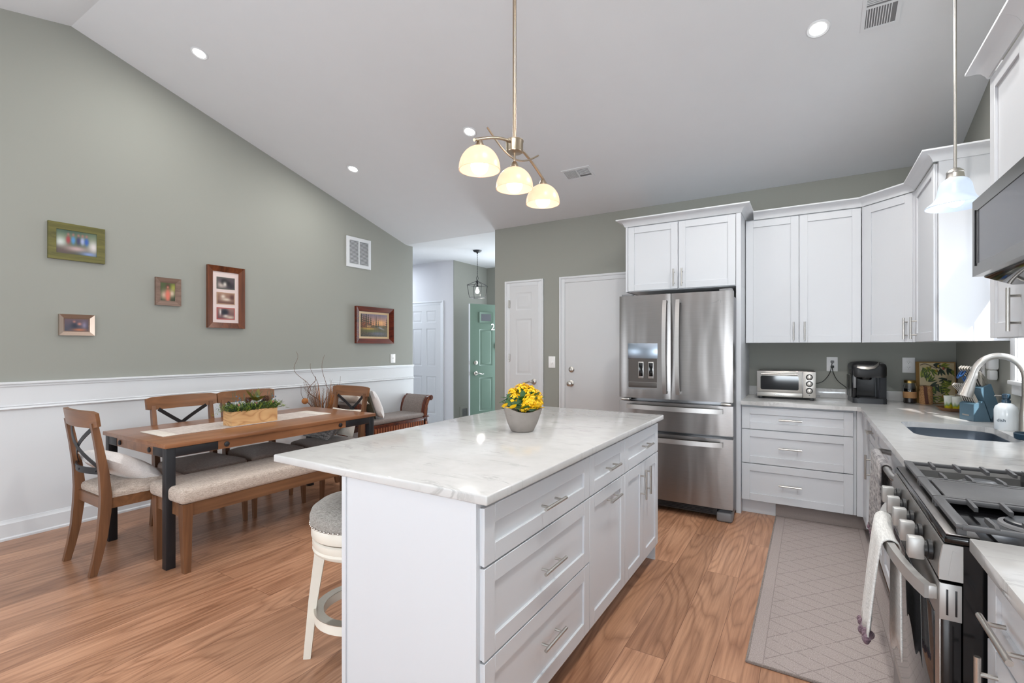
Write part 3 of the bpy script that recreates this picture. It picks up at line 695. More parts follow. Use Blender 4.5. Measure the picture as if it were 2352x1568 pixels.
frame('picture_frame', 'olive green wood frame holding a blurred group photo, upper left on the wall', 1.247, 1.584, 2.003, 2.278, 0.048, 'greenfr', f_family)
def f_two(u, v):
    c = mix((58, 62, 78), (96, 76, 84), v); c = blob(c, (30, 34, 52), u, v, 0.42, 0.45, 0.16, 0.3); c = blob(c, (170, 110, 96), u, v, 0.40, 0.78, 0.06, 0.1)
    c = blob(c, (186, 124, 110), u, v, 0.62, 0.6, 0.09, 0.12); c = blob(c, (126, 116, 140), u, v, 0.82, 0.5, 0.1, 0.3); return blob(c, (176, 104, 70), u, v, 0.62, 0.1, 0.3, 0.12)
frame('picture_frame', 'small champagne metal frame with a blurred dark photo, lowest on the left', 1.308, 1.520, 1.434, 1.594, 0.028, 'silverfr', f_two, liner=0.007, lm='brownfr')
def f_girl(u, v):
    c = mix((48, 56, 38), (70, 84, 44), v); c = blob(c, (150, 150, 60), u, v, 0.88, 0.75, 0.2, 0.25); c = blob(c, (190, 160, 140), u, v, 0.25, 0.32, 0.25, 0.25)
    c = blob(c, (200, 178, 156), u, v, 0.78, 0.42, 0.2, 0.2); c = blob(c, (206, 108, 90), u, v, 0.5, 0.3, 0.18, 0.42, 3); c = blob(c, (70, 34, 30), u, v, 0.5, 0.82, 0.13, 0.13); return blob(c, (190, 120, 100), u, v, 0.5, 0.76, 0.07, 0.07)
frame('picture_frame', 'small upright weathered brown frame with a blurred portrait', 1.934, 2.131, 1.708, 1.947, 0.036, 'brownfr', f_girl, 40, 50, liner=0.006, lm='brownfr')
t, w, h = frame('picture_frame', 'tall dark burl frame with three dog photos in one mat', 2.351, 2.698, 1.527, 2.115, 0.052, 'walnut', None, depth=0.03, inner=0.014)
b = BM(); box(b, -w + 0.05, w - 0.05, -0.007, -0.005, -h + 0.05, h - 0.05); obj('picture_mat', b, 'matb', t)
def f_dog(k):
    def f(u, v):
        e = min(u, 1 - u, (v) * 0.62, (1 - v) * 0.62)
        if e < 0.05: return ((92, 92, 84), (168, 136, 112), (166, 84, 80))[k]
        if k == 0:
            c = blob((84, 74, 78), (52, 46, 52), u, v, 0.8, 0.3, 0.3, 0.3); c = blob(c, (190, 176, 166), u, v, 0.25, 0.35, 0.2, 0.25); c = blob(c, (28, 26, 28), u, v, 0.42, 0.62, 0.2, 0.26, 3)
            c = blob(c, (208, 200, 190), u, v, 0.45, 0.42, 0.1, 0.2); return blob(c, (34, 30, 32), u, v, 0.66, 0.5, 0.09, 0.2)
        if k == 1:
            c = mix((96, 66, 60), (158, 124, 104), v); c = blob(c, (208, 192, 174), u, v, 0.55, 0.42, 0.3, 0.14); c = blob(c, (214, 200, 184), u, v, 0.35, 0.66, 0.12, 0.16); return blob(c, (92, 60, 56), u, v, 0.86, 0.62, 0.16, 0.24)
        c = mix((92, 66, 70), (150, 116, 108), v); c = blob(c, (34, 38, 48), u, v, 0.44, 0.62, 0.22, 0.30, 3); c = blob(c, (214, 206, 200), u, v, 0.20, 0.62, 0.05, 0.26); c = blob(c, (206, 196, 186), u, v, 0.5, 0.3, 0.14, 0.12)
        return blob(c, (196, 176, 160), u, v, 0.75, 0.2, 0.25, 0.14)
    return f
for k in range(3): picture('photo', -w + 0.088, w - 0.088, 0.075 - k * 0.145 + 0.003, 0.075 - k * 0.145 + 0.117, -0.0085, f_dog(k), 48, 32, t)
def f_land(u, v):
    c = mix((206, 140, 96), (118, 104, 118), (v - 0.55) * 2.4) if v > 0.5 else mix((52, 52, 40), (104, 84, 46), v * 2)
    c = blob(c, (226, 168, 104), u, v, 0.72, 0.64, 0.16, 0.10)
    h1 = 0.5 + 0.5 * math.sin(u * 61 + 2.3 * math.sin(u * 23)); h2 = 0.5 + 0.5 * math.sin(v * 47 + 3 * math.sin(u * 31 + v * 9))
    for k, (x, hgt, wd) in enumerate(((0.03, 1.1, 0.07), (0.12, 1.05, 0.06), (0.20, 1.1, 0.06), (0.28, 1.0, 0.06), (0.37, 0.9, 0.05), (0.46, 0.72, 0.04), (0.57, 0.96, 0.042), (0.65, 0.78, 0.035), (0.87, 0.66, 0.03), (0.97, 0.86, 0.06))):
        ww = wd * max(0, (hgt - v) / 0.6) ** 0.7 if v < hgt else 0
        if v > 0.40 and abs(u - x) < ww * (0.8 + 0.4 * math.sin(v * 70 + k * 2)): c = mix(c, (48 + 20 * h1, 42 + 12 * h2, 32), 0.9)
    if v < 0.62 and v > 0.38 and u < 0.42: c = mix(c, (120 + 40 * h1, 58 + 20 * h2, 36), 0.45 * h2 + 0.2)
    if 0.22 < u < 0.38 and 0.42 < v < 0.56 - abs(u - 0.30) * 0.8: c = (150, 110, 70) if v < 0.49 else (92, 70, 60)
    if 0.26 < u < 0.28 and 0.44 < v < 0.47: c = (240, 200, 110)
    c = blob(c, (190, 150, 62), u, v, 0.30, 0.34, 0.24, 0.045); c = blob(c, (96, 96, 42), u, v, 0.45, 0.24, 0.35, 0.06)
    c = blob(c, (138, 140, 150), u, v, 0.78 + 0.08 * math.sin(v * 26), 0.38, 0.06, 0.07); c = blob(c, (84, 92, 110), u, v, 0.62, 0.13, 0.30, 0.09)
    if v < 0.2: c = mix(c, (150, 104, 78), 0.25 * h2)
    return tuple(k * (0.9 + 0.08 * h1) for k in c)
frame('framed_painting', 'red mahogany frame with gold liner around a woodland sunset painting, by the hall', 4.075, 4.70, 1.392, 1.855, 0.062, 'redfr', f_land, 110, 80, depth=0.04, inner=0.014, liner=0.026, lm='goldfr')

# ================================================================= CABINETS
def shaker_bm(x0, x1, z0, z1, y=0.0, th=0.019, fr=0.057):
    b = BM(); box(b, x0 + 0.002, x1 - 0.002, y + 0.009, y + th, z0 + 0.002, z1 - 0.002)
    f = min(fr, (z1 - z0) * 0.32)
    for r in ((x0, x0 + fr, z0, z1), (x1 - fr, x1, z0, z1), (x0 + fr, x1 - fr, z0, z0 + f), (x0 + fr, x1 - fr, z1 - f, z1)): box(b, r[0], r[1], y, y + 0.010, r[2], r[3], 0.0012, 1)
    return b
def bar_handle(parent, x, z, L, vert=False, y=0.0, so=0.032, r=0.0062):
    b = BM()
    if vert:
        tube(b, [(x, y - so, z - L / 2), (x, y - so, z + L / 2)], r, 12)
        for s in (-1, 1): tube(b, [(x, y + 0.0005, z + s * L * 0.31), (x, y - so, z + s * L * 0.31)], r * 0.8, 8)
    else:
        tube(b, [(x - L / 2, y - so, z), (x + L / 2, y - so, z)], r, 12)
        for s in (-1, 1): tube(b, [(x + s * L * 0.31, y + 0.0005, z), (x + s * L * 0.31, y - so, z)], r * 0.8, 8)
    return obj('handle', b, 'nickel', parent)
G = 0.0016
def cabinet(name, label, loc, rotz, w, d, z0, z1, fronts, toe=0.0, group=None, body=True, side_panel=None):
    """fronts: (kind, x0, x1, z0, z1, handle) handle = ('h', x, z, L) or ('v', x, z, L) or None; local front plane y=0 faces -y"""
    t = thing(name, label, 'cabinet', loc, rotz, group)
    if body:
        b = BM(); d -= 0.002; box(b, 0, w, 0.021, d, z0, z1, 0.001, 1)
        if toe: box(b, 0, w, 0.075, d, 0, z0)
        obj('carcass', b, 'cab', t)
    for kind, x0, x1, a, c, h in fronts:
        f = obj(kind, shaker_bm(x0 + G, x1 - G, a + G, c - G), 'cab', t)
        if h: bar_handle(f, h[1], h[2], h[3], h[0] == 'v')
    return t
UZ0, UZ1 = 1.380, 2.430
def crown(b, path, z0=UZ1 - 0.005, h=0.062, out=0.062):
    """crown moulding swept along a plan polyline, flaring to the left of the path direction"""
    prof = [(0.0, 0.0), (0.006, 0.0), (0.010, 0.012), (0.022, 0.032), (0.040, 0.045), (out - 0.004, 0.050), (out, 0.053), (out, h), (0.0, h)]
    P = [Vector(p) for p in path]; n = len(P); rings = []
    for i in range(n):
        def nrm(a, c): d = (c - a).normalized(); return Vector((-d.y, d.x))
        if i == 0: m = nrm(P[0], P[1])
        elif i == n - 1: m = nrm(P[-2], P[-1])
        else:
            a = nrm(P[i - 1], P[i]); c = nrm(P[i], P[i + 1]); m = (a + c).normalized(); m = m / max(0.3, m.dot(a))
        rings.append([b.verts.new((P[i].x + m.x * o, P[i].y + m.y * o, z0 + z)) for o, z in prof])
    k = len(prof)
    for u, v in zip(rings, rings[1:]):
        for j in range(k): b.faces.new((u[j], u[(j + 1) % k], v[(j + 1) % k], v[j]))
    b.faces.new(rings[0]); b.faces.new(rings[-1][::-1]); return b

# refrigerator surround: deep cabinet over the refrigerator with full-height side panels
FY = 4.31
t = cabinet('refrigerator_cabinet', 'deep white two-door cabinet above the steel refrigerator with tall side panel', (-1.437, FY, 0), 0, 0.957, BY - FY, 1.845, 2.44,
            [('door', 0.022, 0.462, 1.85, 2.43, ('v', 0.43, 1.945, 0.15)), ('door', 0.466, 0.918, 1.85, 2.43, ('v', 0.50, 1.945, 0.15))])
b = BM(); box(b, 0.921, 0.957, 0.0, BY - FY, 0, 1.845, 0.001, 1); box(b, 0.921, 0.957, 0.0, 0.03, 1.845, 2.44); obj('side_panel', b, 'cab', t)
b = BM(); box(b, 0.0, 0.02, 0.0, BY - FY, 1.845, 2.44, 0.001, 1); obj('end_stile', b, 'cab', t)
b = BM(); crown(b, [(0.957, BY - FY), (0.957, 0), (0, 0), (0, BY - FY)][::1], 2.435, 0.062, 0.07); obj('crown_moulding', b, 'white', t)

# wall cabinets on the back wall
UF = 4.595
t = cabinet('wall_cabinet', 'tall white two-door wall cabinet over the toaster oven', (-0.478, UF, 0), 0, 0.813, BY - UF, UZ0, UZ1,
            [('door', 0.003, 0.396, UZ0, UZ1 - 0.01, ('v', 0.360, 1.475, 0.15)), ('door', 0.399, 0.810, UZ0, UZ1 - 0.01, ('v', 0.437, 1.475, 0.15))])
b = BM(); crown(b, [(0.813, 0), (0.065, 0)]); obj('crown_moulding', b, 'white', t)
# diagonal corner cabinet
A = (0.338, UF); D = (0.612, 4.32)
t = thing('wall_cabinet', 'white diagonal corner wall cabinet above the olive board', 'cabinet', (A[0], A[1], 0), math.degrees(math.atan2(D[1] - A[1], D[0] - A[0])))
L = math.hypot(D[0] - A[0], D[1] - A[1]); ang = math.atan2(D[1] - A[1], D[0] - A[0])
def loc2(x, y): dx, dy = x - A[0], y - A[1]; return (dx * math.cos(ang) + dy * math.sin(ang), -dx * math.sin(ang) + dy * math.cos(ang))
poly = [loc2(*p) for p in ((A[0] + 0.014, A[1] + 0.014), (D[0] + 0.014, D[1] + 0.014), (RX, D[1]), (RX, BY), (A[0], BY))]
b = BM(); prism(b, poly, UZ0, UZ1, 'z'); box(b, -0.004, 0.0115, 0.003, 0.03, UZ0, UZ1); box(b, L - 0.0115, L + 0.001, 0.003, 0.03, UZ0, UZ1); obj('carcass', b, 'cab', t)
f = obj('door', shaker_bm(0.012, L - 0.012, UZ0, UZ1 - 0.01), 'cab', t); bar_handle(f, L - 0.05, 1.475, 0.15, True)
b = BM(); crown(b, [loc2(D[0], D[1]), loc2(*A)]); obj('crown_moulding', b, 'white', t)
# right wall: cabinet between corner and window
UX = 0.612
t = cabinet('wall_cabinet', 'narrow white wall cabinet with bright side panel, left of the sink window', (UX, 4.318, 0), -90, 0.618, RX - UX, UZ0, UZ1,
            [('door', 0.012, 0.606, UZ0, UZ1 - 0.01, ('v', 0.075, 1.475, 0.15))])
b = BM(); crown(b, [(0.618, RX - UX), (0.618, 0), (0, 0)]); obj('crown_moulding', b, 'white', t)
t = cabinet('wall_cabinet', 'white wall cabinet beside the microwave, nearest the sink window', (UX, 2.665, 0), -90, 0.385, RX - UX, UZ0, UZ1,
            [('door', 0.003, 0.382, UZ0, UZ1 - 0.01, ('v', 0.34, 1.475, 0.15))])
b = BM(); crown(b, [(0.385, 0), (0, 0), (0, RX - UX)]); obj('crown_moulding', b, 'white', t)
t = cabinet('wall_cabinet', 'short white wall cabinet directly above the microwave', (UX, 2.279, 0), -90, 0.785, RX - UX, 1.86, UZ1,
            [('door', 0.003, 0.39, 1.86, UZ1 - 0.01, None), ('door', 0.394, 0.782, 1.86, UZ1 - 0.01, None)])
b = BM(); crown(b, [(0.785, 0), (0, 0)]); obj('crown_moulding', b, 'white', t)

# base cabinets
CT, TH = 0.914, 0.030
BF = 4.318     # face plane of the back run
t = cabinet('drawer_cabinet', 'white base cabinet of three wide drawers right of the refrigerator', (-0.479, BF, 0), 0, 0.765, BY - BF, 0.115, CT - TH,
            [('drawer', 0.004, 0.745, 0.690, 0.868, ('h', 0.345, 0.778, 0.155)), ('drawer', 0.004, 0.745, 0.417, 0.687, ('h', 0.345, 0.556, 0.155)), ('drawer', 0.004, 0.745, 0.118, 0.414, ('h', 0.345, 0.268, 0.155))], toe=1)
t = thing('corner_filler', 'plain white filler strip in the inside corner of the base cabinets', 'cabinet', (0.287, BF, 0))
b = BM(); box(b, 0, 0.053, 0.004, 0.05, 0.115, CT - TH); box(b, 0.035, 0.053, -0.26, 0.01, 0.115, CT - TH); obj('panel', b, 'cab', t)
BX = 0.337
cabinet('base_cabinet', 'white base cabinet with one drawer over a door, beside the inside corner', (BX, 4.05, 0), -90, 0.40, RX - BX, 0.115, CT - TH,
        [('drawer', 0.003, 0.397, 0.72, 0.868, ('h', 0.20, 0.80, 0.13)), ('door', 0.003, 0.397, 0.118, 0.717, ('v', 0.13, 0.56, 0.16))], toe=1)
cabinet('base_cabinet', 'white sink base cabinet between the drawer cabinet and the dishwasher', (BX, 3.648, 0), -90, 0.625, RX - BX, 0.115, CT - 0.24,
        [('door', 0.003, 0.311, 0.118, 0.717, ('v', 0.17, 0.56, 0.16)), ('door', 0.314, 0.622, 0.118, 0.717, None), ('drawer_front', 0.003, 0.622, 0.72, 0.868, None)], toe=1)
# dishwasher
t = thing('dishwasher', 'white dishwasher with dark control edge between sink cabinet and range', 'dishwasher', (BX - 0.004, 3.018, 0), -90); w = 0.738
b = BM(); box(b, 0.002, w - 0.002, 0.03, 0.58, 0.10, CT - TH - 0.004); box(b, 0.0, w, 0.09, 0.2, 0.0, 0.10); obj('body', b, 'gplast', t)
b = BM(); box(b, 0.003, w - 0.003, 0, 0.03, 0.11, 0.862, 0.004); obj('door', b, 'cab', t)
b = BM(); box(b, 0.003, w - 0.003, -0.004, 0.03, 0.863, 0.878, 0.002); obj('control_strip', b, 'gplast', t)
b = BM(); tube(b, [(0.04, 0.0, 0.83), (0.05, -0.045, 0.838), (0.10, -0.062, 0.84), (0.37, -0.068, 0.84), (0.64, -0.062, 0.84), (0.70, -0.045, 0.838), (0.71, 0.0, 0.83)], 0.013, 12); obj('handle', b, 'steelh', t)
# near base cabinet, right of the range
t = cabinet('base_cabinet', 'white base cabinet nearest the camera, right of the range', (BX, 1.487, 0), -90, 0.62, RX - BX, 0.115, CT - TH,
            [('drawer', 0.003, 0.617, 0.70, 0.868, ('h', 0.18, 0.775, 0.185)), ('door', 0.003, 0.617, 0.118, 0.697, ('v', 0.075, 0.585, 0.19))], toe=1)

# ---------------------------------------------------------------- worktops
SX0, SX1, SY0, SY1 = 0.44, 0.83, 3.05, 3.61
t = thing('countertop', 'L-shaped white veined quartz worktop around the sink corner', 'countertop', (0, 0, CT))
hole = rrect(SX0, SX1, SY0, SY1, 0.09, 8)
CX0 = 0.305; CY0 = 4.286
outer = [(-0.481, CY0), (0.285, CY0), (CX0, CY0 - 0.02), (CX0, 2.278), (RX, 2.278), (RX, BY), (-0.481, BY)]
b = BM(); plate(b, outer, [hole[::-1]], -TH, 0); obj('slab', b, 'quartz', t, smooth=0)
b = BM(); box(b, -0.479, RX, BY - 0.02, BY, 0.0005, 0.080, 0.002); obj('backsplash', b, 'quartz', t)
b = BM(); box(b, RX - 0.02, RX, 2.28, BY - 0.02, 0.0005, 0.080, 0.002); obj('backsplash', b, 'quartz', t)
t = thing('countertop', 'short white quartz worktop at the lower right, nearest the camera', 'countertop', (0, 0, CT))
b = BM(); box(b, CX0, RX, 0.80, 1.474, -TH, 0, 0.002); obj('slab', b, 'quartz', t)
# sink
t = thing('kitchen_sink', 'blue-grey stainless undermount sink below the window', 'sink', ((SX0 + SX1) / 2, (SY0 + SY1) / 2, CT - TH))
b = BM(); cx, cy = (SX0 + SX1) / 2, (SY0 + SY1) / 2
rings = []
for off, z in ((0.025, -0.0005), (-0.004, -0.0005), (-0.008, -0.18), (-0.03, -0.20)):
    rings.append([b.verts.new((x - cx, y - cy, z)) for x, y in rrect(SX0 - off, SX1 + off, SY0 - off, SY1 + off, 0.09 + min(off, 0) * -0.2, 8)])
for u, v in zip(rings, rings[1:]):
    for k in range(len(u)): b.faces.new((u[k], u[(k + 1) % len(u)], v[(k + 1) % len(u)], v[k]))
b.faces.new(rings[-1]); obj('basin', b, 'sink', t, smooth=50)
b = BM(); lathe(b, [(0.0, -0.196), (0.03, -0.196), (0.045, -0.198)], (0, 0, 0), 24); obj('drain', b, 'steeld', t)
# faucet
t = thing('kitchen_faucet', 'tall arched pull-down steel faucet behind the sink', 'faucet', (0.895, 3.33, CT))
b = BM(); lathe(b, [(0.030, 0), (0.030, 0.01), (0.026, 0.02), (0.026, 0.10), (0.021, 0.14), (0.0165, 0.19)], (0, 0, 0), 28, True, False); obj('base', b, 'nickel', t)
pts = [(0, 0, 0.18), (0, 0, 0.26)]
for k in range(31):
    a = R(180 * k / 30 * 0.94); pts.append((-0.095 + 0.095 * math.cos(a), 0.008 * k / 30, 0.275 + 0.112 * math.sin(a)))
b = BM(); tube(b, pts, 0.0155, 16); obj('spout', b, 'nickel', t)
e = Vector(pts[-1]); dr = Vector((-0.028, 0.0, -0.1)).normalized()
b = BM(); tube(b, [e + dr * -0.004, e + dr * 0.02, e + dr * 0.03, e + dr * 0.085, e + dr * 0.12, e + dr * 0.122], [0.0175, 0.019, 0.019, 0.027, 0.031, 0.026], 20); obj('spray_head', b, 'nickel', t)
b = BM(); tube(b, [(0, -0.02, 0.075), (0, -0.045, 0.08), (-0.01, -0.10, 0.10)], [0.012, 0.008, 0.006], 10); obj('lever', b, 'nickel', t)

# ---------------------------------------------------------------- kitchen island
IX0, IX1, IY0, IY1 = -1.838, -0.797, 1.156, 3.138
t = thing('countertop', 'large white veined quartz top of the kitchen island', 'countertop', (IX0, IY0, CT))
b = BM(); box(b, 0, IX1 - IX0, 0, IY1 - IY0, -TH, 0, 0.005, 3); obj('slab', b, 'quartz', t)
ICF = -0.822   # drawer face plane
t = thing('kitchen_island', 'white island base with drawers and doors under the quartz top', 'kitchen island', (ICF, 1.168, 0), 90)
IL = 3.10 - 1.168; ID = -ICF - (-(-1.434)) if False else 0.612
b = BM(); box(b, 0.022, IL - 0.012, 0.021, ID - 0.02, 0.105, CT - TH, 0.001, 1); box(b, 0.02, IL - 0.03, 0.085, ID - 0.02, 0, 0.105); obj('carcass', b, 'cab', t)
b = BM(); box(b, -0.0, 0.018, 0.018, ID, 0, CT - TH - 0.001, 0.001, 1); box(b, -0.006, 0.0, 0.018, 0.040, 0, CT - TH - 0.001, 0.001, 1); box(b, -0.006, 0.0, ID - 0.020, ID, 0, CT - TH - 0.001, 0.001, 1); obj('end_panel', b, 'cab', t)
b = BM(); box(b, IL - 0.012, IL, 0.018, ID, 0, CT - TH - 0.001, 0.001, 1); obj('end_panel', b, 'cab', t)
b = BM(); box(b, 0.018, IL - 0.012, ID - 0.02, ID, 0, CT - TH - 0.001, 0.001, 1); obj('back_panel', b, 'cab', t)
u0, u1, u2, u3 = 0.010, 0.812, 1.285, IL - 0.006; um = (u2 + u3) / 2
F = [('drawer', u0, u1, 0.690, 0.868, ('h', 0.425, 0.775, 0.17)), ('drawer', u0, u1, 0.408, 0.687, ('h', 0.425, 0.548, 0.17)), ('drawer', u0, u1, 0.108, 0.405, ('h', 0.425, 0.280, 0.17)),
     ('drawer', u1, u2, 0.690, 0.868, ('h', 1.06, 0.775, 0.15)), ('drawer', u1, u2, 0.108, 0.687, ('h', 1.075, 0.622, 0.15)),
     ('drawer', u2, u3, 0.690, 0.868, ('h', (u2 + u3) / 2 + 0.03, 0.778, 0.15)), ('door', u2, um, 0.108, 0.687, ('v', um - 0.045, 0.565, 0.16)), ('door', um, u3, 0.108, 0.687, ('v', um + 0.045, 0.575, 0.16))]
for kind, x0, x1, a, c, h in F:
    f = obj(kind, shaker_bm(x0 + G, x1 - G, a + G, c - G), 'cab', t); bar_handle(f, h[1], h[2], h[3], h[0] == 'v')

# ---------------------------------------------------------------- refrigerator
t = thing('refrigerator', 'stainless steel french-door refrigerator with water dispenser and two freezer drawers', 'refrigerator', (-1.391, 4.0, 0))
W = 0.889
b = BM(); box(b, 0.012, W - 0.012, 0.085, 0.86, 0.03, 1.745, 0.004); obj('cabinet_body', b, 'steeld', t)
def fdoor(x0, x1, z0, z1, name='door'):
    b = BM(); n = 14; f = []
    for k in range(n + 1):
        x = x0 + (x1 - x0) * k / n; q = (x - W / 2) / (W / 2); e = min(k, n - k)
        f.append((x, 0.005 * q * q + (0.006 if e == 0 else 0)))
    poly = f + [(x1, 0.075), (x0, 0.075)]
    prism(b, poly, z0, z1, 'z'); return obj(name, b, 'steel', t, smooth=25)
dl = fdoor(0.0, 0.4285, 0.922, 1.777); dr_ = fdoor(0.4335, W, 0.922, 1.777)
d1 = fdoor(0.0, W, 0.665, 0.893, 'freezer_drawer'); d2 = fdoor(0.0, W, 0.105, 0.640, 'freezer_drawer')
def arc_handle(par, p0, p1, bow, w, th, side):
    n = 16; pts = []
    P0, P1 = Vector(p0), Vector(p1)
    for k in range(n + 1):
        s = k / n; q = P0.lerp(P1, s); q.y -= bow * math.sin(PI * s) ** 0.7; pts.append(q)
    b = BM(); sweep(b, pts, w, th, side); 
    for p in (P0, P1):
        d = 0.012 if p is P0 else -0.012; c = p + (P1 - P0).normalized() * d
        sx = w / 2 if abs(Vector(side).x) > 0.5 else 0.010; sz = w / 2 if abs(Vector(side).z) > 0.5 else 0.010
        box(b, c.x - sx, c.x + sx, c.y, c.y + 0.055, c.z - sz, c.z + sz)
    return obj('handle', b, 'steelh', par)
arc_handle(dl, (0.391, -0.035, 0.968), (0.391, -0.035, 1.722), 0.034, 0.030, 0.010, (1, 0, 0))
arc_handle(dr_, (0.493, -0.035, 0.968), (0.493, -0.035, 1.722), 0.034, 0.030, 0.010, (1, 0, 0))
arc_handle(d1, (0.075, -0.03, 0.853), (0.822, -0.03, 0.853), 0.036, 0.036, 0.010, (0, 0, 1))
arc_handle(d2, (0.075, -0.03, 0.598), (0.822, -0.03, 0.598), 0.036, 0.036, 0.010, (0, 0, 1))
# dispenser
b = BM(); box(b, 0.075, 0.327, 0.000, 0.03, 1.250, 1.378, 0.003); obj('dispenser_display', b, 'sink', t)
b = BM(); ring(b, (0.072, 0.330, 0.995, 1.250), (0.082, 0.320, 1.012, 1.250), 0.03, 0.000, 0.002); obj('dispenser_frame', b, 'gplast', t)
b = BM(); box(b, 0.082, 0.320, -0.0008, 0.012, 1.055, 1.250); box(b, 0.082, 0.320, -0.002, 0.012, 1.010, 1.052, 0.004); obj('dispenser_recess_shade', b, 'disp', t)  # flush panel; the recess's shade is put into its dark colour
for x in (0.165, 0.248):
    b = BM(); box(b, x, x + 0.046, -0.004, 0.006, 1.085, 1.225, 0.004); f = obj('dispenser_paddle', b, 'steelh', t)
    b = BM(); box(b, x + 0.006, x + 0.040, -0.006, -0.003, 1.105, 1.215, 0.003); obj('paddle_pad', b, 'blackg', f)
text('maker_logo', 'Whirlpool', 0.030, 'steeld', t, (0.745, 0.004, 1.695), (R(90), 0, 0), 0.0008)
b = BM(); tube(b, [(0.705 + 0.09 * s, 0.003, 1.689 - 0.012 * math.sin(PI * s) + 0.022 * s) for s in [k / 10 for k in range(11)]], 0.0012, 6); obj('logo_swoosh', b, 'steeld', t)
b = BM(); box(b, 0.02, W - 0.12, 0.06, 0.09, 0.035, 0.100)
for k in range(5): box(b, 0.06, W - 0.15, 0.054, 0.062, 0.045 + k * 0.011, 0.049 + k * 0.011)
obj('toe_grille', b, 'black', t)
for x in (0.0, W - 0.125):
    b = BM(); box(b, x + 0.005, x + 0.12, 0.02, 0.14, 0.0, 0.075, 0.018, 3); obj('foot_cover', b, 'gplast', t)
for x in (0.012, W - 0.10):
    b = BM(); box(b, x, x + 0.09, 0.03, 0.10, 1.7775, 1.795, 0.003); obj('hinge_cover', b, 'gplast', t)
for x in (0.015, W - 0.085):
    b = BM(); box(b, x, x + 0.07, 0.01, 0.07, 0.898, 0.915, 0.002); obj('hinge', b, 'nickel', t)

# ---------------------------------------------------------------- microwave
t = thing('microwave', 'low black-stainless microwave hood mounted over the range', 'microwave', (0.478, 2.272, 0), -90); w = 0.775
b = BM(); prism(b, [(0.03, 1.845), (0.462, 1.845), (0.462, 1.555), (0.10, 1.555), (0.03, 1.585)], 0, w, 'x'); obj('body', b, 'smoke', t)
b = BM(); ring(b, (0, w, 1.588, 1.847), (0.040, w - 0.14, 1.628, 1.808), 0.03, 0.0, 0.002); obj('door_frame', b, 'bsteel', t)
b = BM(); box(b, 0.038, w - 0.138, 0.004, 0.008, 1.626, 1.81); obj('door_glass', b, 'mwglass', t)
b = BM(); box(b, 0.030, 0.036, -0.002, 0.006, 1.622, 1.812); obj('glass_edge', b, 'blackg', t)
b = BM(); box(b, 0.15, w - 0.15, 0.14, 0.30, 1.551, 1.556); obj('underside_filter', b, 'gplast', t)

# ---------------------------------------------------------------- range
t = thing('gas_range', 'stainless gas range with grey knobs and black cast grates', 'range', (0.300, 2.262, 0), -90); w = 0.762
b = BM(); box(b, 0.0, w, 0.0, 0.63, 0.06, 0.885); box(b, 0.03, w - 0.03, 0.06, 0.6, 0, 0.06); obj('body', b, 'blackg', t)
b = BM(); box(b, 0.0, w, -0.034, 0.636, 0.885, 0.905, 0.006); obj('cooktop', b, 'blackg', t)
b = BM(); box(b, 0.004, w - 0.004, -0.030, 0.03, 0.9055, 0.909, 0.001); obj('cooktop_front_trim', b, 'steel', t)
b = BM(); prism(b, [(-0.044, 0.800), (0.0, 0.800), (0.0, 0.884), (-0.036, 0.884), (-0.0425, 0.84)], 0.0, w, 'x', 0.003); cp = obj('control_panel', b, 'rsteel', t)
b = BM(); prism(b, [(-0.0435, 0.800), (0.0, 0.800), (0.0, 0.884), (-0.0355, 0.884), (-0.0420, 0.84)], w + 0.0002, w + 0.002, 'x', 0.0006); prism(b, [(-0.027, 0.812), (-0.010, 0.812), (-0.011, 0.868), (-0.019, 0.872)], w + 0.002, w + 0.0032, 'x', 0.0005); obj('end_cap', b, 'satink', cp)
for k in range(5):
    x = 0.175 + k * 0.128
    b = BM(); lathe(b, [(0.024, -0.044), (0.024, -0.052), (0.019, -0.054), (0.019, -0.060)], (x, 0, 0.842), 24, False, True, 'y'); o = obj('knob', b, 'black', t)
    b = BM(); box(b, x - 0.014, x + 0.014, -0.092, -0.058, 0.842 - 0.027, 0.842 + 0.027, 0.005, 2); obj('knob_grip', b, 'gplast' if False else 'satink', o)
b = BM(); box(b, 0.004, w - 0.002, -0.039, -0.002, 0.205, 0.792, 0.003); od = obj('oven_door', b, 'blackg', t)
b = BM(); box(b, 0.004, w - 0.002, -0.042, -0.0385, 0.205, 0.792, 0.001); obj('door_skin', b, 'rsteel', od)
b = BM(); box(b, 0.05, w - 0.05, -0.0445, -0.042, 0.25, 0.70, 0.001); obj('oven_window', b, 'smoke', od)
b = BM(); box(b, w - 0.004, w - 0.0005, -0.0415, -0.002, 0.706, 0.791, 0.0005); e = obj('door_end_cap', b, 'satink', od)
for y in (-0.030, -0.014):
    b = BM(); box(b, w - 0.001, w + 0.0004, y, y + 0.004, 0.718, 0.778, 0.0003); obj('slot', b, 'black', e)
n = 16; pts = [(0.02 + (w - 0.04) * k / n, -0.058 - 0.045 * math.sin(PI * k / n) ** 0.8, 0.757) for k in range(n + 1)]
b = BM(); sweep(b, pts, 0.032, 0.018, (0, 0, 1))
for x in (0.02, w - 0.04): box(b, x, x + 0.02, -0.066, -0.042, 0.742, 0.772, 0.002)
obj('oven_handle', b, 'satink', od)
b = BM(); box(b, 0.004, w - 0.004, -0.040, -0.002, 0.065, 0.198, 0.004); obj('storage_drawer', b, 'steeld', t)
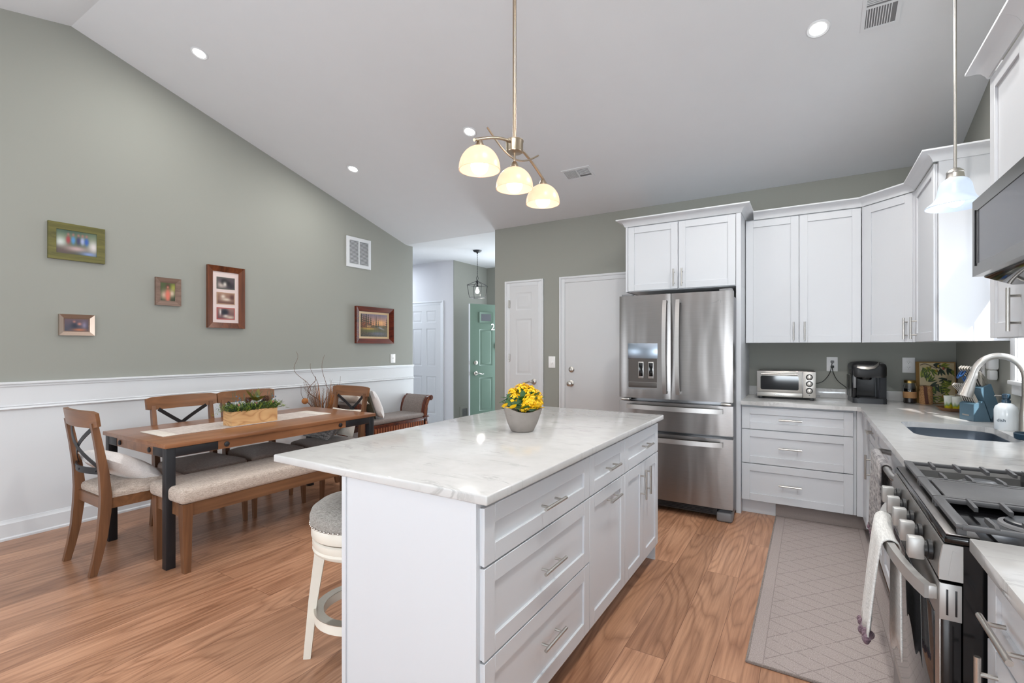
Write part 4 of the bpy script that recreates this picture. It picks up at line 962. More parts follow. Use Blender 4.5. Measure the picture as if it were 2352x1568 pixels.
for x, y, r in ((0.17, 0.16, 0.046), (0.17, 0.44, 0.036), (0.59, 0.16, 0.050), (0.59, 0.44, 0.038), (0.38, 0.30, 0.034)):
    b = BM(); lathe(b, [(r * 1.25, 0.905), (r * 1.2, 0.911), (r, 0.912)], (x, y, 0), 28); o = obj('burner', b, 'gplast', t)
    b = BM(); lathe(b, [(r * 0.95, 0.911), (r * 0.95, 0.917), (r * 0.85, 0.920), (0.0, 0.921)], (x, y, 0), 28); obj('burner_cap', b, 'char', o)
ZG = 0.934
def grate(x0, x1, y0=0.0, y1=0.60, plate_=False):
    b = BM(); c = 0.012
    for y in (y0, y1): box(b, x0, x1, y - c, y + c, ZG - 0.012, ZG, 0.004)
    for x in (x0 + 0.006, x1 - 0.006): box(b, x - 0.007, x + 0.007, y0, y1, ZG - 0.014, ZG - 0.002, 0.002)
    for x in (x0 + 0.01, x1 - 0.01):
        for y in (y0, (y0 + y1) / 2, y1): box(b, x - 0.007, x + 0.007, y - 0.008, y + 0.008, 0.9055, ZG - 0.01)
    if plate_:
        box(b, x0 + 0.014, x1 - 0.014, y0 + 0.02, y1 - 0.02, ZG - 0.010, ZG - 0.003, 0.002); return obj('griddle', b, 'grate', t)
    xm = (x0 + x1) / 2; box(b, x0, x1, (y0 + y1) / 2 - 0.005, (y0 + y1) / 2 + 0.005, ZG - 0.012, ZG)
    for yc in (y0 + 0.16, y1 - 0.16):
        for q in (-0.10, -0.035, 0.035, 0.10):
            for s in (-1, 1):
                xe = x0 if s < 0 else x1
                prism(b, [(xe, ZG - 0.012), (xe, ZG), (xe - s * 0.012, ZG + 0.004), (xm + s * 0.042, ZG + 0.001), (xm + s * 0.042, ZG - 0.010)], yc + q - 0.004, yc + q + 0.004, 'y')
    return obj('grate', b, 'grate', t)
grate(0.006, 0.262); grate(0.272, 0.490, plate_=True); grate(0.500, 0.756)

# ================================================================= DINING FURNITURE
# table: origin at near-left corner, x to the right, y away
TX0, TX1, TY0, TY1, TZ = -4.183, -3.298, 1.392, 3.02, 0.760
t = thing('dining_table', 'long brown wood dining table with black steel legs', 'dining table', (TX0, TY0, 0)); w = TX1 - TX0; l = TY1 - TY0
b = BM(); box(b, -0.012, w + 0.012, -0.012, l + 0.012, TZ - 0.026, TZ, 0.003); obj('tabletop', b, 'twood', t)
b = BM()
for x0, x1, y0, y1 in ((0.004, 0.026, 0.052, l - 0.052), (w - 0.026, w - 0.004, 0.052, l - 0.052), (0.052, w - 0.052, 0.004, 0.026), (0.052, w - 0.052, l - 0.026, l - 0.004)): box(b, x0, x1, y0, y1, TZ - 0.085, TZ - 0.026)
obj('apron', b, 'twood', t)
s = 0.052
for x in (0, w - s):
    for y in (0, l - s):
        b = BM(); box(b, x, x + s, y, y + s, 0, TZ - 0.027, 0.002); lg = obj('leg', b, 'blackm', t)
        xx = (x + s, x + s + 0.125) if x == 0 else (x - 0.125, x); yy = (y + s, y + s + 0.25) if y == 0 else (y - 0.25, y)
        b = BM(); box(b, xx[0], xx[1], (y + 0.001 if y == 0 else y + s - 0.028), (y + 0.028 if y == 0 else y + s - 0.001), TZ - 0.083, TZ - 0.030, 0.001)
        box(b, (x + 0.001 if x == 0 else x + s - 0.028), (x + 0.028 if x == 0 else x + s - 0.001), yy[0], yy[1], TZ - 0.083, TZ - 0.030, 0.001)
        obj('corner_bracket', b, 'blackm', t)
def bolt(x, y, ax, sgn):
    b = BM(); lathe(b, [(0.017, 0), (0.017, sgn * 0.006), (0.011, sgn * 0.010), (0.0, sgn * 0.010)], (x, y, TZ - 0.057), 16, False, False, ax); obj('bolt', b, 'blackm', t)
for y in (s + 0.25 + 0.055, l - s - 0.25 - 0.055): bolt(w - 0.004, y, 'x', 1); bolt(0.004, y, 'x', -1)
for x in (s + 0.125 + 0.05, w - s - 0.125 - 0.05): bolt(x, 0.004, 'y', -1)
# runner
b = BM(); n = 60; L0, L1 = 1.50, 2.79
top = []; 
for sx in (-1, 1):
    top.append([(-3.755 + sx * (0.165 + 0.004 * math.sin(k * 2.2)), L0 + (L1 - L0) * k / n) for k in range(n + 1)])
g = [[b.verts.new((x, y, z)) for x, y in side] for side in top for z in (TZ + 0.0008, TZ + 0.004)]
for k in range(n):
    b.faces.new((g[1][k], g[1][k + 1], g[3][k + 1], g[3][k])); b.faces.new((g[0][k], g[0][k + 1], g[1][k + 1], g[1][k])); b.faces.new((g[2][k], g[2][k + 1], g[3][k + 1], g[3][k]))
for k in (0, n): b.faces.new((g[0][k], g[1][k], g[3][k], g[2][k]))
rn = obj('table_runner', b, 'runner', None, label='beige woven table runner with scalloped edges along the dining table', cat='table runner')
for y0, y1 in ((L0 - 0.004, L0 + 0.085), (L1 - 0.10, L1 + 0.004)):
    b = BM(); box(b, -3.755 - 0.167, -3.755 + 0.167, y0, y1, TZ + 0.0006, TZ + 0.0052, 0.001); obj('end_hem', b, 'cream', rn)

# chairs: local +y is the sitting direction, origin on the floor midway between the back feet
def chair_proto(seatmat):
    t = thing('dining_chair', 'x', 'dining chair', (0, 0, 0))
    for sx in (-1, 1):
        b = BM(); P = [(-0.035, 0.0), (-0.012, 0.10), (0.010, 0.22), (0.024, 0.36), (0.028, 0.46), (0.018, 0.60), (-0.002, 0.74), (-0.028, 0.90)]
        sweep(b, [(sx * 0.205, y, z) for y, z in P], [0.030, 0.032, 0.034, 0.036, 0.036, 0.034, 0.030, 0.028], [0.036, 0.042, 0.048, 0.054, 0.054, 0.046, 0.038, 0.032], (1, 0, 0)); obj('back_leg', b, 'cwood', t)
        b = BM(); sweep(b, [(sx * 0.218, 0.468, 0.0), (sx * 0.215, 0.458, 0.22), (sx * 0.212, 0.450, 0.42)], [0.024, 0.034, 0.042], [0.024, 0.034, 0.042], (1, 0, 0)); obj('front_leg', b, 'cwood', t)
    b = BM()
    sweep(b, [(-0.19, 0.03, 0.405), (-0.205, 0.44, 0.405)], 0.022, 0.062); sweep(b, [(0.19, 0.03, 0.405), (0.205, 0.44, 0.405)], 0.022, 0.062)
    box(b, -0.19, 0.19, 0.02, 0.042, 0.374, 0.436); box(b, -0.205, 0.205, 0.448, 0.470, 0.374, 0.436); obj('seat_frame', b, 'cwoodx', t)
    out = []
    for k in range(8): out.append((-0.20 + 0.40 * k / 7, 0.035 + 0.0))
    for k in range(10): out.append((0.205 + 0.025 * k / 9, 0.06 + 0.38 * k / 9))
    for k in range(9): a = PI * k / 8; out.append((0.232 * math.cos(a) * (1 if k in (0, 8) else 1), 0.455 + 0.030 * math.sin(a)))
    for k in range(10): out.append((-0.230 + 0.025 * k / 9, 0.44 - 0.38 * k / 9))
    b = BM(); cushion(b, out, 0.437, 0.485, 0.030); obj('seat', b, seatmat, t, smooth=60)
    # top rail, bowed backwards
    b = BM(); n = 12
    pts = [(-0.252 + 0.504 * k / n, -0.022 - 0.034 * math.sin(PI * k / n), 0.918 + 0.006 * math.sin(PI * k / n)) for k in range(n + 1)]
    sweep(b, pts, [0.020] + [0.024] * (n - 1) + [0.020], [0.078] + [0.098] * (n - 1) + [0.078], (0, 1, 0)); bmesh.ops.rotate(b, verts=b.verts, cent=(0, -0.022, 0.918), matrix=Matrix.Rotation(R(-8) * -1, 3, 'X')); obj('top_rail', b, 'cwoodx', t)
    # black metal X and lower rail
    for sx in (-1, 1):
        b = BM(); pts = []
        for k in range(11):
            s_ = k / 10; x = sx * (-0.172 + 0.344 * s_); z = 0.625 + 0.25 * s_
            y = 0.012 - 0.040 * math.sin(PI * s_) - 0.028 * s_ + 0.004 * sx; pts.append((x, y, z))
        sweep(b, pts, 0.005, 0.026, (0, 1, 0)); obj('cross_bar', b, 'blackm', t)
    b = BM(); pts = [(-0.195 + 0.39 * k / 10, 0.012 - 0.042 * math.sin(PI * k / 10), 0.605) for k in range(11)]
    sweep(b, pts, 0.008, 0.038, (0, 1, 0))
    obj('lower_rail', b, 'blackm', t)
    for x in (-0.16, 0.0, 0.16):
        b = BM(); yy = 0.012 - 0.042 * math.sin(PI * (x + 0.195) / 0.39); ell(b, (x, yy - 0.005, 0.605), 0.006, 0.004, 0.006, 10); obj('rivet', b, 'blackm', t)
    return t
grp = 'dining chairs'
ca = chair_proto('linen'); ca.location = (-3.79, 1.165, 0); ca['label'] = 'X-back dining chair at the near left end of the table, holding a white cushion'; ca['group'] = grp
cb = chair_proto('taupe'); cb.location = (-4.20, 1.90, 0); cb.rotation_euler = (0, 0, R(-90)); cb['label'] = 'X-back dining chair on the wall side, left of the wooden planter'; cb['group'] = grp
dup(cb, (-4.20, 2.41, 0), -90, 'X-back dining chair on the wall side, directly behind the wooden planter', grp)
dup(cb, (-3.81, 3.17, 0), 180, 'X-back dining chair at the far end of the table, in front of the dried twigs', grp)

# bench
BX0, BX1, BY0, BY1 = -3.545, -3.15, 1.415, 2.90
t = thing('dining_bench', 'long brown wood bench with beige linen pad along the table', 'bench', (BX0, BY0, 0)); w = BX1 - BX0; l = BY1 - BY0
for x in (0, 1):
    for y in (0, 1):
        X, Y_ = (0.03 if x == 0 else w - 0.03), (0.03 if y == 0 else l - 0.03); ix = -0.008 if x == 0 else 0.008
        b = BM(); sweep(b, [(X - ix * -1, Y_, 0.0), (X, Y_, 0.28), (X, Y_, 0.412)], [0.036, 0.052, 0.058], [0.036, 0.052, 0.058], (1, 0, 0)); obj('leg', b, 'cwood', t)
b = BM()
for x0, x1, y0, y1 in ((0.01, 0.032, 0.04, l - 0.04), (w - 0.032, w - 0.01, 0.04, l - 0.04), (0.04, w - 0.04, 0.01, 0.032), (0.04, w - 0.04, l - 0.032, l - 0.01)): box(b, x0, x1, y0, y1, 0.335, 0.412)
obj('apron', b, 'cwoody', t)
b = BM(); box(b, -0.012, w + 0.012, -0.012, l + 0.012, 0.412, 0.502, 0.028, 4); obj('seat_pad', b, 'linen', t, smooth=60)

def place(bmx, loc, rot):
    bmesh.ops.transform(bmx, matrix=Matrix.Translation(loc) @ Matrix.Rotation(rot[2], 4, 'Z') @ Matrix.Rotation(rot[1], 4, 'Y') @ Matrix.Rotation(rot[0], 4, 'X'), verts=bmx.verts); return bmx
def cush(label, loc, rot, w, h, t, mat):
    o = obj('cushion', pillow_bm(w, h, t, mtx=Matrix.Rotation(rot[2], 4, 'Z') @ Matrix.Rotation(rot[1], 4, 'Y') @ Matrix.Rotation(rot[0], 4, 'X')), mat, None, 60, label=label, cat='cushion'); o.location = loc; return o
cush('white cushion slumped against the back of the near left chair', (-3.80, 1.345, 0.582), (R(150), 0, R(4)), 0.38, 0.36, 0.13, 'pwhite')
cush('grey patterned cushion on the far end chair', (-3.83, 2.93, 0.612), (R(38), 0, R(-5)), 0.40, 0.30, 0.10, 'pgrey')
cush('cream cushion behind the grey patterned one on the far end chair', (-3.77, 3.065, 0.640), (R(66), 0, R(3)), 0.38, 0.26, 0.06, 'cream')

# planter on the runner
PZ = TZ + 0.0045
t = thing('wooden_planter', 'rectangular light wood box of artificial greenery on the table', 'planter', (-3.665, 2.125, PZ), 90)
hw, hd, ph = 0.178, 0.058, 0.105
b = BM(); 
plate(b, [(-hw, -hd), (hw, -hd), (hw, hd), (-hw, hd)], [[(-hw + 0.01, -hd + 0.01), (-hw + 0.01, hd - 0.01), (hw - 0.01, hd - 0.01), (hw - 0.01, -hd + 0.01)]], 0, ph)
def planter_wood():
    x = N('planter_wood', 0.55); v = x.coord((1.0, 1.0, 3.2)); n = x.noise(v, 4.2, 1.2, 0.4, 0.5)
    m = x.n('ShaderNodeMath', operation='MULTIPLY'); x.l(n, m.inputs[0]); m.inputs[1].default_value = 6
    p = x.n('ShaderNodeMath', operation='PINGPONG'); x.l(m.outputs[0], p.inputs[0]); p.inputs[1].default_value = 0.5
    x.color(x.ramp(p.outputs[0], [(0.0, C(182, 134, 88)), (0.15, C(204, 158, 108)), (0.5, C(214, 172, 122))])); return x.m
M['pwood'] = planter_wood(); obj('box', b, 'pwood', t)
b = BM(); box(b, -hw + 0.01, hw - 0.01, -hd + 0.01, hd - 0.01, 0.06, 0.09); obj('soil', b, 'soil', t)
def blade(b, base, tip, w, bend=0.0, n=4):
    base, tip = Vector(base), Vector(tip); d = tip - base; s = d.cross(Vector((0.3, 0.2, 1))).normalized(); L_ = []; Rr = []
    if s.length < 0.5: s = Vector((1, 0, 0))
    for k in range(n + 1):
        q = k / n; p = base + d * q + Vector((0, 0, -bend * q * q)); ww = w * math.sin(PI * (0.12 + 0.86 * q))
        L_.append(b.verts.new(p - s * ww)); Rr.append(b.verts.new(p + s * ww + Vector((0, 0, w * 0.2))))
    for k in range(n): b.faces.new((L_[k], Rr[k], Rr[k + 1], L_[k + 1]))
rg = random.Random(3)
for mat, cnt, hgt in (('leaf3', 260, 0.075), ('leaf2', 230, 0.085), ('leaf', 120, 0.07)):
    b = BM()
    for k in range(cnt):
        x = rg.uniform(-hw, hw); y = rg.uniform(-hd, hd); z = ph - 0.012
        dx = x / hw * 0.06 + rg.uniform(-0.05, 0.05); dy = y / hd * 0.045 + rg.uniform(-0.03, 0.03); h = rg.uniform(0.3, 1) * hgt
        base = Vector((x * 0.9, y * 0.8, z)); tip = base + Vector((dx, dy, h)); mid = base.lerp(tip, 0.5)
        blade(b, base, tip, 0.0035, 0.012)
        for q in range(3): u = base.lerp(tip, 0.35 + 0.2 * q); blade(b, u, u + Vector((rg.uniform(-0.022, 0.022), rg.uniform(-0.02, 0.02), rg.uniform(0.004, 0.02))), 0.0028, 0.0, 2)
    if mat == 'leaf2':
        for sx in (-1, 1):
            for k in range(26):
                u = Vector((sx * (hw + 0.004 * k), rg.uniform(-0.03, 0.0), ph + 0.02 - 0.0003 * k * k * 0.2)); blade(b, u, u + Vector((sx * 0.02, rg.uniform(-0.03, 0.03), rg.uniform(-0.01, 0.02))), 0.003, 0, 2)
    obj('foliage', b, mat, t, 0, kind='stuff')
for k in range(9):
    a = k * 2 * PI / 9 + 0.2; b = BM(); c = Vector((0.03, -0.01, ph + 0.06)); tip = c + Vector((0.075 * math.cos(a), 0.05 * math.sin(a), 0.035 + (0.055 if math.sin(a) > 0 else 0.0)))
    blade(b, c, tip, 0.019, 0.0, 6); obj('large_leaf', b, 'leaf4', t, 60)
b = BM(); ell(b, (0.038, -0.022, ph + 0.085), 0.017, 0.016, 0.017, 14); obj('seed_head', b, 'leaf3', t)
for x, y in ((-0.03, -0.01), (0.118, -0.005)):
    b = BM()
    for r_ in range(6):
        for q in range(8):
            a = q * PI / 4 + r_ * 0.4; rr = 0.020 * math.sin(PI * (0.2 + 0.75 * r_ / 6)); ell(b, (x + rr * math.cos(a), y + rr * math.sin(a), ph + 0.055 + r_ * 0.007), 0.006, 0.006, 0.003, 6)
    obj('pine_cone', b, 'cone', t)
for k in range(12):
    x = rg.uniform(-hw, hw + 0.03); z = ph + rg.uniform(0.06, 0.115); y = rg.uniform(-0.05, 0.03)
    b = BM(); ell(b, (x, y, z), 0.0055, 0.0055, 0.0055, 8); o = obj('berry', b, 'berry', t); b = BM(); tube(b, [(x * 0.9, y * 0.5, ph), (x, y, z - 0.004)], 0.0008, 4); obj('berry_stem', b, 'leaf3', o)
for x in (-0.12, 0.015, 0.15):
    b = BM(); ell(b, (x, -0.045, ph + 0.045), 0.008, 0.007, 0.011, 8); obj('bud', b, 'pinkb', t)
b = BM()
for k in range(26):
    x = rg.uniform(-hw, hw); h = rg.uniform(0.08, 0.14); p = Vector((x, rg.uniform(-0.03, 0.03), ph)); q = p + Vector((rg.uniform(-0.02, 0.02), 0, h)); tube(b, [p, q], 0.0007, 4)
    for m_ in range(4): u = q - Vector((0, 0, 0.008 * m_)); tube(b, [u, u + Vector((rg.uniform(-0.008, 0.008), 0, 0.008))], 0.0012, 4)
obj('wispy_stems', b, 'leaf3', t, 0, kind='stuff')

# ---------------------------------------------------------------- settee bench by the wall; local x along the wall (+Y), -y into the room
SL = 1.10
t = thing('settee', 'carved mahogany window bench with rolled arms and grey-brown upholstery', 'settee', (-4.325 - 0.0, 3.80, 0), 90)
D_ = 0.43
b = BM(); box(b, 0.06, SL - 0.06, 0.0, 0.022, 0.30, 0.415, 0.002); box(b, 0.04, SL - 0.04, -0.006, D_, 0.405, 0.425, 0.003); box(b, 0.06, SL - 0.06, D_ - 0.022, D_, 0.30, 0.41); rail = obj('front_rail', b, 'maho', t)
b = BM()
for k in range(22):
    x = 0.105 + k * (SL - 0.21) / 21
    prism(b, [(x - 0.012, 0.315), (x + 0.012, 0.315), (x + 0.012, 0.375)] + [(x + 0.012 * math.cos(R(a)), 0.375 + 0.014 * math.sin(R(a))) for a in (30, 60, 90, 120, 150)] + [(x - 0.012, 0.375)], -0.003, 0.0, 'y')
M['maho2'] = wood('carved_arch_wood', (120, 62, 34), (160, 92, 52), 'z', 1.0, 0.3); obj('arcade_carving', b, 'maho2', rail)
b = BM(); box(b, 0.07, SL - 0.07, 0.0, D_ - 0.01, 0.425, 0.485, 0.022, 4); obj('seat', b, 'gfab', t, smooth=60)
for sx in (0, 1):
    X = (lambda q: q) if sx == 0 else (lambda q: SL - q)
    for y in (0.0, D_ - 0.075):
        b = BM(); xs = sorted((X(0.0), X(0.085))); box(b, xs[0], xs[1], y, y + 0.075, 0.0, 0.42, 0.003); xs = sorted((X(-0.012), X(0.097))); box(b, xs[0], xs[1], y - 0.012, y + 0.087, 0.42, 0.445, 0.006); box(b, xs[0], xs[1], y - 0.012, y + 0.087, 0.0, 0.04, 0.004)
        lg = obj('leg', b, 'maho', t)
        if y == 0.0:
            b = BM(); xs = sorted((X(0.025), X(0.060))); box(b, xs[0], xs[1], -0.004, 0.0, 0.08, 0.37, 0.0015)
            obj('carved_panel', b, 'maho2', lg)
    # arm profile: rises from the seat and rolls outward
    cl = [(0.085, 0.445), (0.080, 0.52), (0.066, 0.59), (0.036, 0.65), (-0.004, 0.688), (-0.045, 0.700)]
    for y0, y1 in ((0.0, 0.05), (D_ - 0.05, D_)):
        b = BM(); pin = [(X(x - 0.0), z) for x, z in cl]; pout = [(X(x - (0.07 if i < 2 else 0.058 if i < 4 else 0.045)), z - (0.0 if i < 2 else 0.016 if i < 4 else 0.036)) for i, (x, z) in enumerate(cl)]
        prism(b, pin + pout[::-1], y0, y1, 'y', 0.003); lathe(b, [(0.036, y0 - 0.006), (0.036, y1 + 0.002)], (X(-0.055), 0, 0.672), 20, True, True, 'y')
        lathe(b, [(0.020, y0 - 0.012), (0.012, y0 - 0.006)], (X(-0.055), 0, 0.672), 16, True, False, 'y')
        fr_ = obj('arm_frame', b, 'maho', t)
        if y0 == 0.0:
            for o_ in (0.014, 0.030, 0.046):
                b = BM(); tube(b, [(X(x - o_), -0.0015, z - (0 if i < 2 else o_ * 0.45)) for i, (x, z) in enumerate(cl[:-1])], 0.0042, 6); obj('fluting', b, 'maho2', fr_)
    b = BM(); pin = [(X(x + 0.012), z + (0.004 if i > 2 else 0)) for i, (x, z) in enumerate(cl)]; pin[-1] = (X(-0.03), 0.712); pout = [(X(x - 0.035), z - 0.02) for x, z in cl]
    prism(b, pin + pout[::-1], 0.045, D_ - 0.045, 'y', 0.008); obj('arm_upholstery', b, 'gfab', t, smooth=60)
# cushions at the left arm of the settee
cush('pale pink-white cushion standing on the settee by its left arm', (-4.50, 4.125, 0.665), (R(112), 0, R(-28)), 0.36, 0.36, 0.12, 'pwhite')
cush('dark olive velvet cushion between the pale one and the settee arm', (-4.57, 3.995, 0.69), (R(108), 0, R(-10)), 0.42, 0.40, 0.12, 'olivef')
cush('cream cushion lying over the left arm of the settee', (-4.53, 3.82, 0.745), (R(150), 0, R(4)), 0.32, 0.26, 0.11, 'cream')

# ---------------------------------------------------------------- dried arrangement in a floor vase
t = thing('dried_arrangement', 'floor vase of dried grasses and curly twigs behind the far end chair', 'dried plants', (-4.54, 3.43, 0))
b = BM(); lathe(b, [(0.09, 0), (0.12, 0.05), (0.15, 0.22), (0.13, 0.38), (0.085, 0.47), (0.095, 0.52), (0.085, 0.52), (0.075, 0.46)], (0, 0, 0), 28, True); obj('vase', b, 'dkbrown', t)
rg = random.Random(11); RT = Vector((math.cos(R(31.6)), math.sin(R(31.6)), 0))
for k in range(34):
    b = BM(); a = rg.uniform(0, 2 * PI); r_ = rg.uniform(0.06, 0.19); h = rg.uniform(0.74, 0.98)
    blade(b, (0.03 * math.cos(a), 0.03 * math.sin(a), 0.48), (r_ * math.cos(a) * 1.0, r_ * math.sin(a) * 1.0, h), 0.010, 0.02, 6); obj('dried_blade', b, 'straw', t, 0)
b = BM()
for k in range(46):
    a = rg.uniform(0, 2 * PI); r_ = rg.uniform(0.10, 0.21); h = rg.uniform(0.70, 0.98); p0 = Vector((0.04 * math.cos(a), 0.04 * math.sin(a), 0.48)); p1 = Vector((r_ * math.cos(a), r_ * math.sin(a), h)); tube(b, [p0, p0.lerp(p1, 0.5) + Vector((0, 0, 0.03)), p1], 0.0012, 4)
    for m_ in range(26):
        u = p0.lerp(p1, 0.55 + 0.45 * m_ / 26) + Vector((0, 0, 0.01)); d = Vector((rg.uniform(-1, 1), rg.uniform(-1, 1), rg.uniform(0.2, 1.2))).normalized() * 0.035; tube(b, [u, u + d], [0.0009, 0.0003], 3, False)
obj('grass_plumes', b, 'grass', t, 0, kind='stuff')
TW = [((-0.30, 1.30), 0.045, 7), ((-0.10, 1.17), 0.03, 5), ((-0.13, 1.03), 0.05, 6), ((0.18, 1.02), 0.02, 3), ((0.02, 1.26), 0.035, 4), ((-0.24, 0.94), 0.03, 4), ((0.05, 0.95), 0.03, 5)]
for i, ((dx, h), amp, fq) in enumerate(TW):
    b = BM(); pts = []
    for k in range(25):
        q = k / 24; w_ = amp * math.sin(fq * q * 2.1 + i) * min(1, 3 * q); pts.append(Vector((0, 0, 0.50)) + Vector((0.22, 1.05, 0)) * (dx * q ** 0.8 + w_) + Vector((0, 0.01 * math.sin(5 * q + i), (h - 0.50) * q)))
    tube(b, pts, [0.0055 * (1 - 0.72 * k / 24) * (1.4 if i == 2 else 0.8) for k in range(25)], 6); obj('curly_twig', b, 'twig', t, 60)
b = BM(); p = RT * -0.12; ell(b, (p.x + 0.05, p.y - 0.12, 0.77), 0.035, 0.035, 0.032, 14); obj('seed_pod', b, 'straw', t)

# ---------------------------------------------------------------- counter stool tucked under the island
t = thing('counter_stool', 'round swivel stool with grey seat and cream legs beside the island', 'stool', (-1.70, 1.485, 0), 0)
b = BM(); lathe(b, [(0.205, 0.585), (0.212, 0.600), (0.214, 0.625), (0.205, 0.650), (0.175, 0.672), (0.12, 0.686), (0.0, 0.692)], (0, 0, 0), 44); seat = obj('seat', b, 'stoolfab', t, smooth=60)
b = BM(); lathe(b, [(0.0, 0.540), (0.205, 0.540), (0.208, 0.545), (0.208, 0.585), (0.203, 0.592), (0.0, 0.592)], (0, 0, 0), 44); obj('seat_ring', b, 'cream_paint', t)
b = BM(); lathe(b, [(0.0, 0.47), (0.19, 0.47), (0.200, 0.478), (0.203, 0.488), (0.198, 0.496), (0.203, 0.505), (0.203, 0.526), (0.196, 0.532), (0.0, 0.532)], (0, 0, 0), 44); obj('base_ring', b, 'cream_paint', t)
b = BM(); lathe(b, [(0.16, 0.530), (0.16, 0.542)], (0, 0, 0), 30); obj('swivel_plate', b, 'black', t)
for k in range(60):
    a = 2 * PI * k / 60; b = BM(); ell(b, (0.2115 * math.cos(a), 0.2115 * math.sin(a), 0.594), 0.0048, 0.0048, 0.0048, 6); obj('nailhead', b, 'nickel', seat)
for k in range(4):
    a = R(45 + 90 * k); c, s_ = math.cos(a), math.sin(a)
    b = BM(); sweep(b, [(0.225 * c, 0.225 * s_, 0.0), (0.20 * c, 0.20 * s_, 0.25), (0.168 * c, 0.168 * s_, 0.475)], [0.030, 0.036, 0.046], [0.030, 0.036, 0.046], (-s_, c, 0)); lg = obj('leg', b, 'cream_paint', t)
    b = BM(); lathe(b, [(0.006, 0), (0.006, 0.004), (0, 0.006)], (0.185 * c, 0.185 * s_, 0.20), 10); obj('screw', b, 'nickel', lg)
b = BM(); lathe(b, [(0.158, 0.175), (0.196, 0.175), (0.196, 0.213), (0.158, 0.213), (0.158, 0.175)], (0, 0, 0), 44); fr_ = obj('foot_ring', b, 'cream_paint', t)
b = BM(); lathe(b, [(0.157, 0.2135), (0.197, 0.2135), (0.197, 0.216), (0.157, 0.216), (0.157, 0.2135)], (0, 0, 0), 44); obj('metal_cap', b, 'nickel', fr_)

# ---------------------------------------------------------------- flower pot on the island
t = thing('potted_kalanchoe', 'grey concrete pot of yellow flowers on the island', 'potted plant', (-1.265, 2.155, CT))
b = BM(); n = 40; prof = [(0.052, 0.0), (0.060, 0.006), (0.076, 0.05), (0.092, 0.095), (0.098, 0.118)]
rings = []
for r_, z in prof + [(0.090, 0.118), (0.080, 0.085)]:
    rr = []
    for k in range(n):
        a = 2 * PI * k / n; wv = (0.013 * math.cos(2 * (a - R(211))) + 0.007 * math.cos(a - R(211))) if z > 0.09 else 0.0; sc = 1 + (0.10 * math.cos(a - R(31)) ** 2 if z > 0.03 else 0)
        rr.append(b.verts.new((r_ * sc * math.cos(a), r_ * math.sin(a) * (0.92 if z > 0.03 else 1), z + wv)))
    rings.append(rr)
for u, v in zip(rings, rings[1:]):
    for k in range(n): b.faces.new((u[k], u[(k + 1) % n], v[(k + 1) % n], v[k]))
b.faces.new(rings[0][::-1]); obj('pot', b, 'conc', t, smooth=60)
b = BM(); lathe(b, [(0.083, 0.088), (0.0, 0.10)], (0, 0, 0), 24); obj('soil', b, 'soil', t)
rg = random.Random(5); VD = Vector((-0.53, -0.85, 0)).normalized() * -1; toC = -Vector((-1.265, 2.155, 0)).normalized()
b = BM()
for k in range(9):
    a0 = math.atan2(toC.y, toC.x) + (k - 4.6) * 0.30; p = Vector((0.092 * math.cos(a0), 0.092 * math.sin(a0), 0.118)); q = p + Vector((0.015 * math.cos(a0), 0.015 * math.sin(a0), 0.008 + 0.02 * (k % 2)))
    blade(b, p + Vector((-0.02, 0.0, 0.006)), q + Vector((0.018, 0.01, 0.0)), 0.016, 0.0, 3)
obj('yellow_wrap', b, 'yellow', t, 30)
def leafm(b, c, a, tilt, L_, W_):
    mt = Matrix.Rotation(a, 4, 'Z') @ Matrix.Rotation(tilt, 4, 'Y') @ Matrix.Translation((L_ / 2, 0, 0)); ell(b, c, L_ / 2, W_ / 2, 0.0022, 12, mt)
for k in range(20):
    a = 2 * PI * k / 20 + rg.uniform(-0.2, 0.2); b = BM(); r0 = rg.uniform(0.01, 0.06)
    leafm(b, (r0 * math.cos(a), r0 * math.sin(a), 0.112 + rg.uniform(0, 0.06)), a, R(-rg.uniform(5, 45)), rg.uniform(0.05, 0.075), rg.uniform(0.034, 0.05)); obj('leaf', b, 'leaf', t, 60)
Lv = -RT
for dz, ln, tl in ((0.175, 0.075, 25), (0.165, 0.06, -10), (0.115, 0.055, 0)):
    b = BM(); p = Lv * 0.055; leafm(b, (p.x, p.y, dz), math.atan2(Lv.y, Lv.x) + 0.1, R(tl), ln, 0.030); obj('leaf', b, 'leaf', t, 60)
for dx, dz, ln, wd, rr in ((-0.058, 0.150, 0.056, 0.044, 0.3), (-0.030, 0.162, 0.060, 0.046, -0.4), (-0.012, 0.135, 0.055, 0.044, 0.2), (0.004, 0.190, 0.046, 0.030, 1.4), (0.045, 0.122, 0.050, 0.036, 0.1), (-0.062, 0.178, 0.040, 0.030, 0.6)):
    b = BM(); ell(b, (0, 0, 0), ln / 2, 0.0022, wd / 2, 14, Matrix.Rotation(rr, 4, 'Y')); bmesh.ops.transform(b, matrix=Matrix.Translation(RT * dx + toC * (0.050 - abs(dx) * 0.2) + Vector((0, 0, dz))) @ Matrix.Rotation(R(31), 4, 'Z') @ Matrix.Rotation(R(-14), 4, 'X'), verts=b.verts); obj('leaf', b, 'leaf', t, 60)
def flower(b, c, nrm, r_):
    nrm = Vector(nrm).normalized(); u = nrm.orthogonal().normalized(); v = nrm.cross(u); a0 = rg.uniform(0, PI)
    for k in range(4):
        a = a0 + k * PI / 2; d = u * math.cos(a) + v * math.sin(a); s = nrm.cross(d)
        P = [c, c + d * r_ * 0.55 + s * r_ * 0.42 + nrm * 0.001, c + d * r_ + nrm * 0.0, c + d * r_ * 0.55 - s * r_ * 0.42 + nrm * 0.001]
        b.faces.new([b.verts.new(p) for p in P])
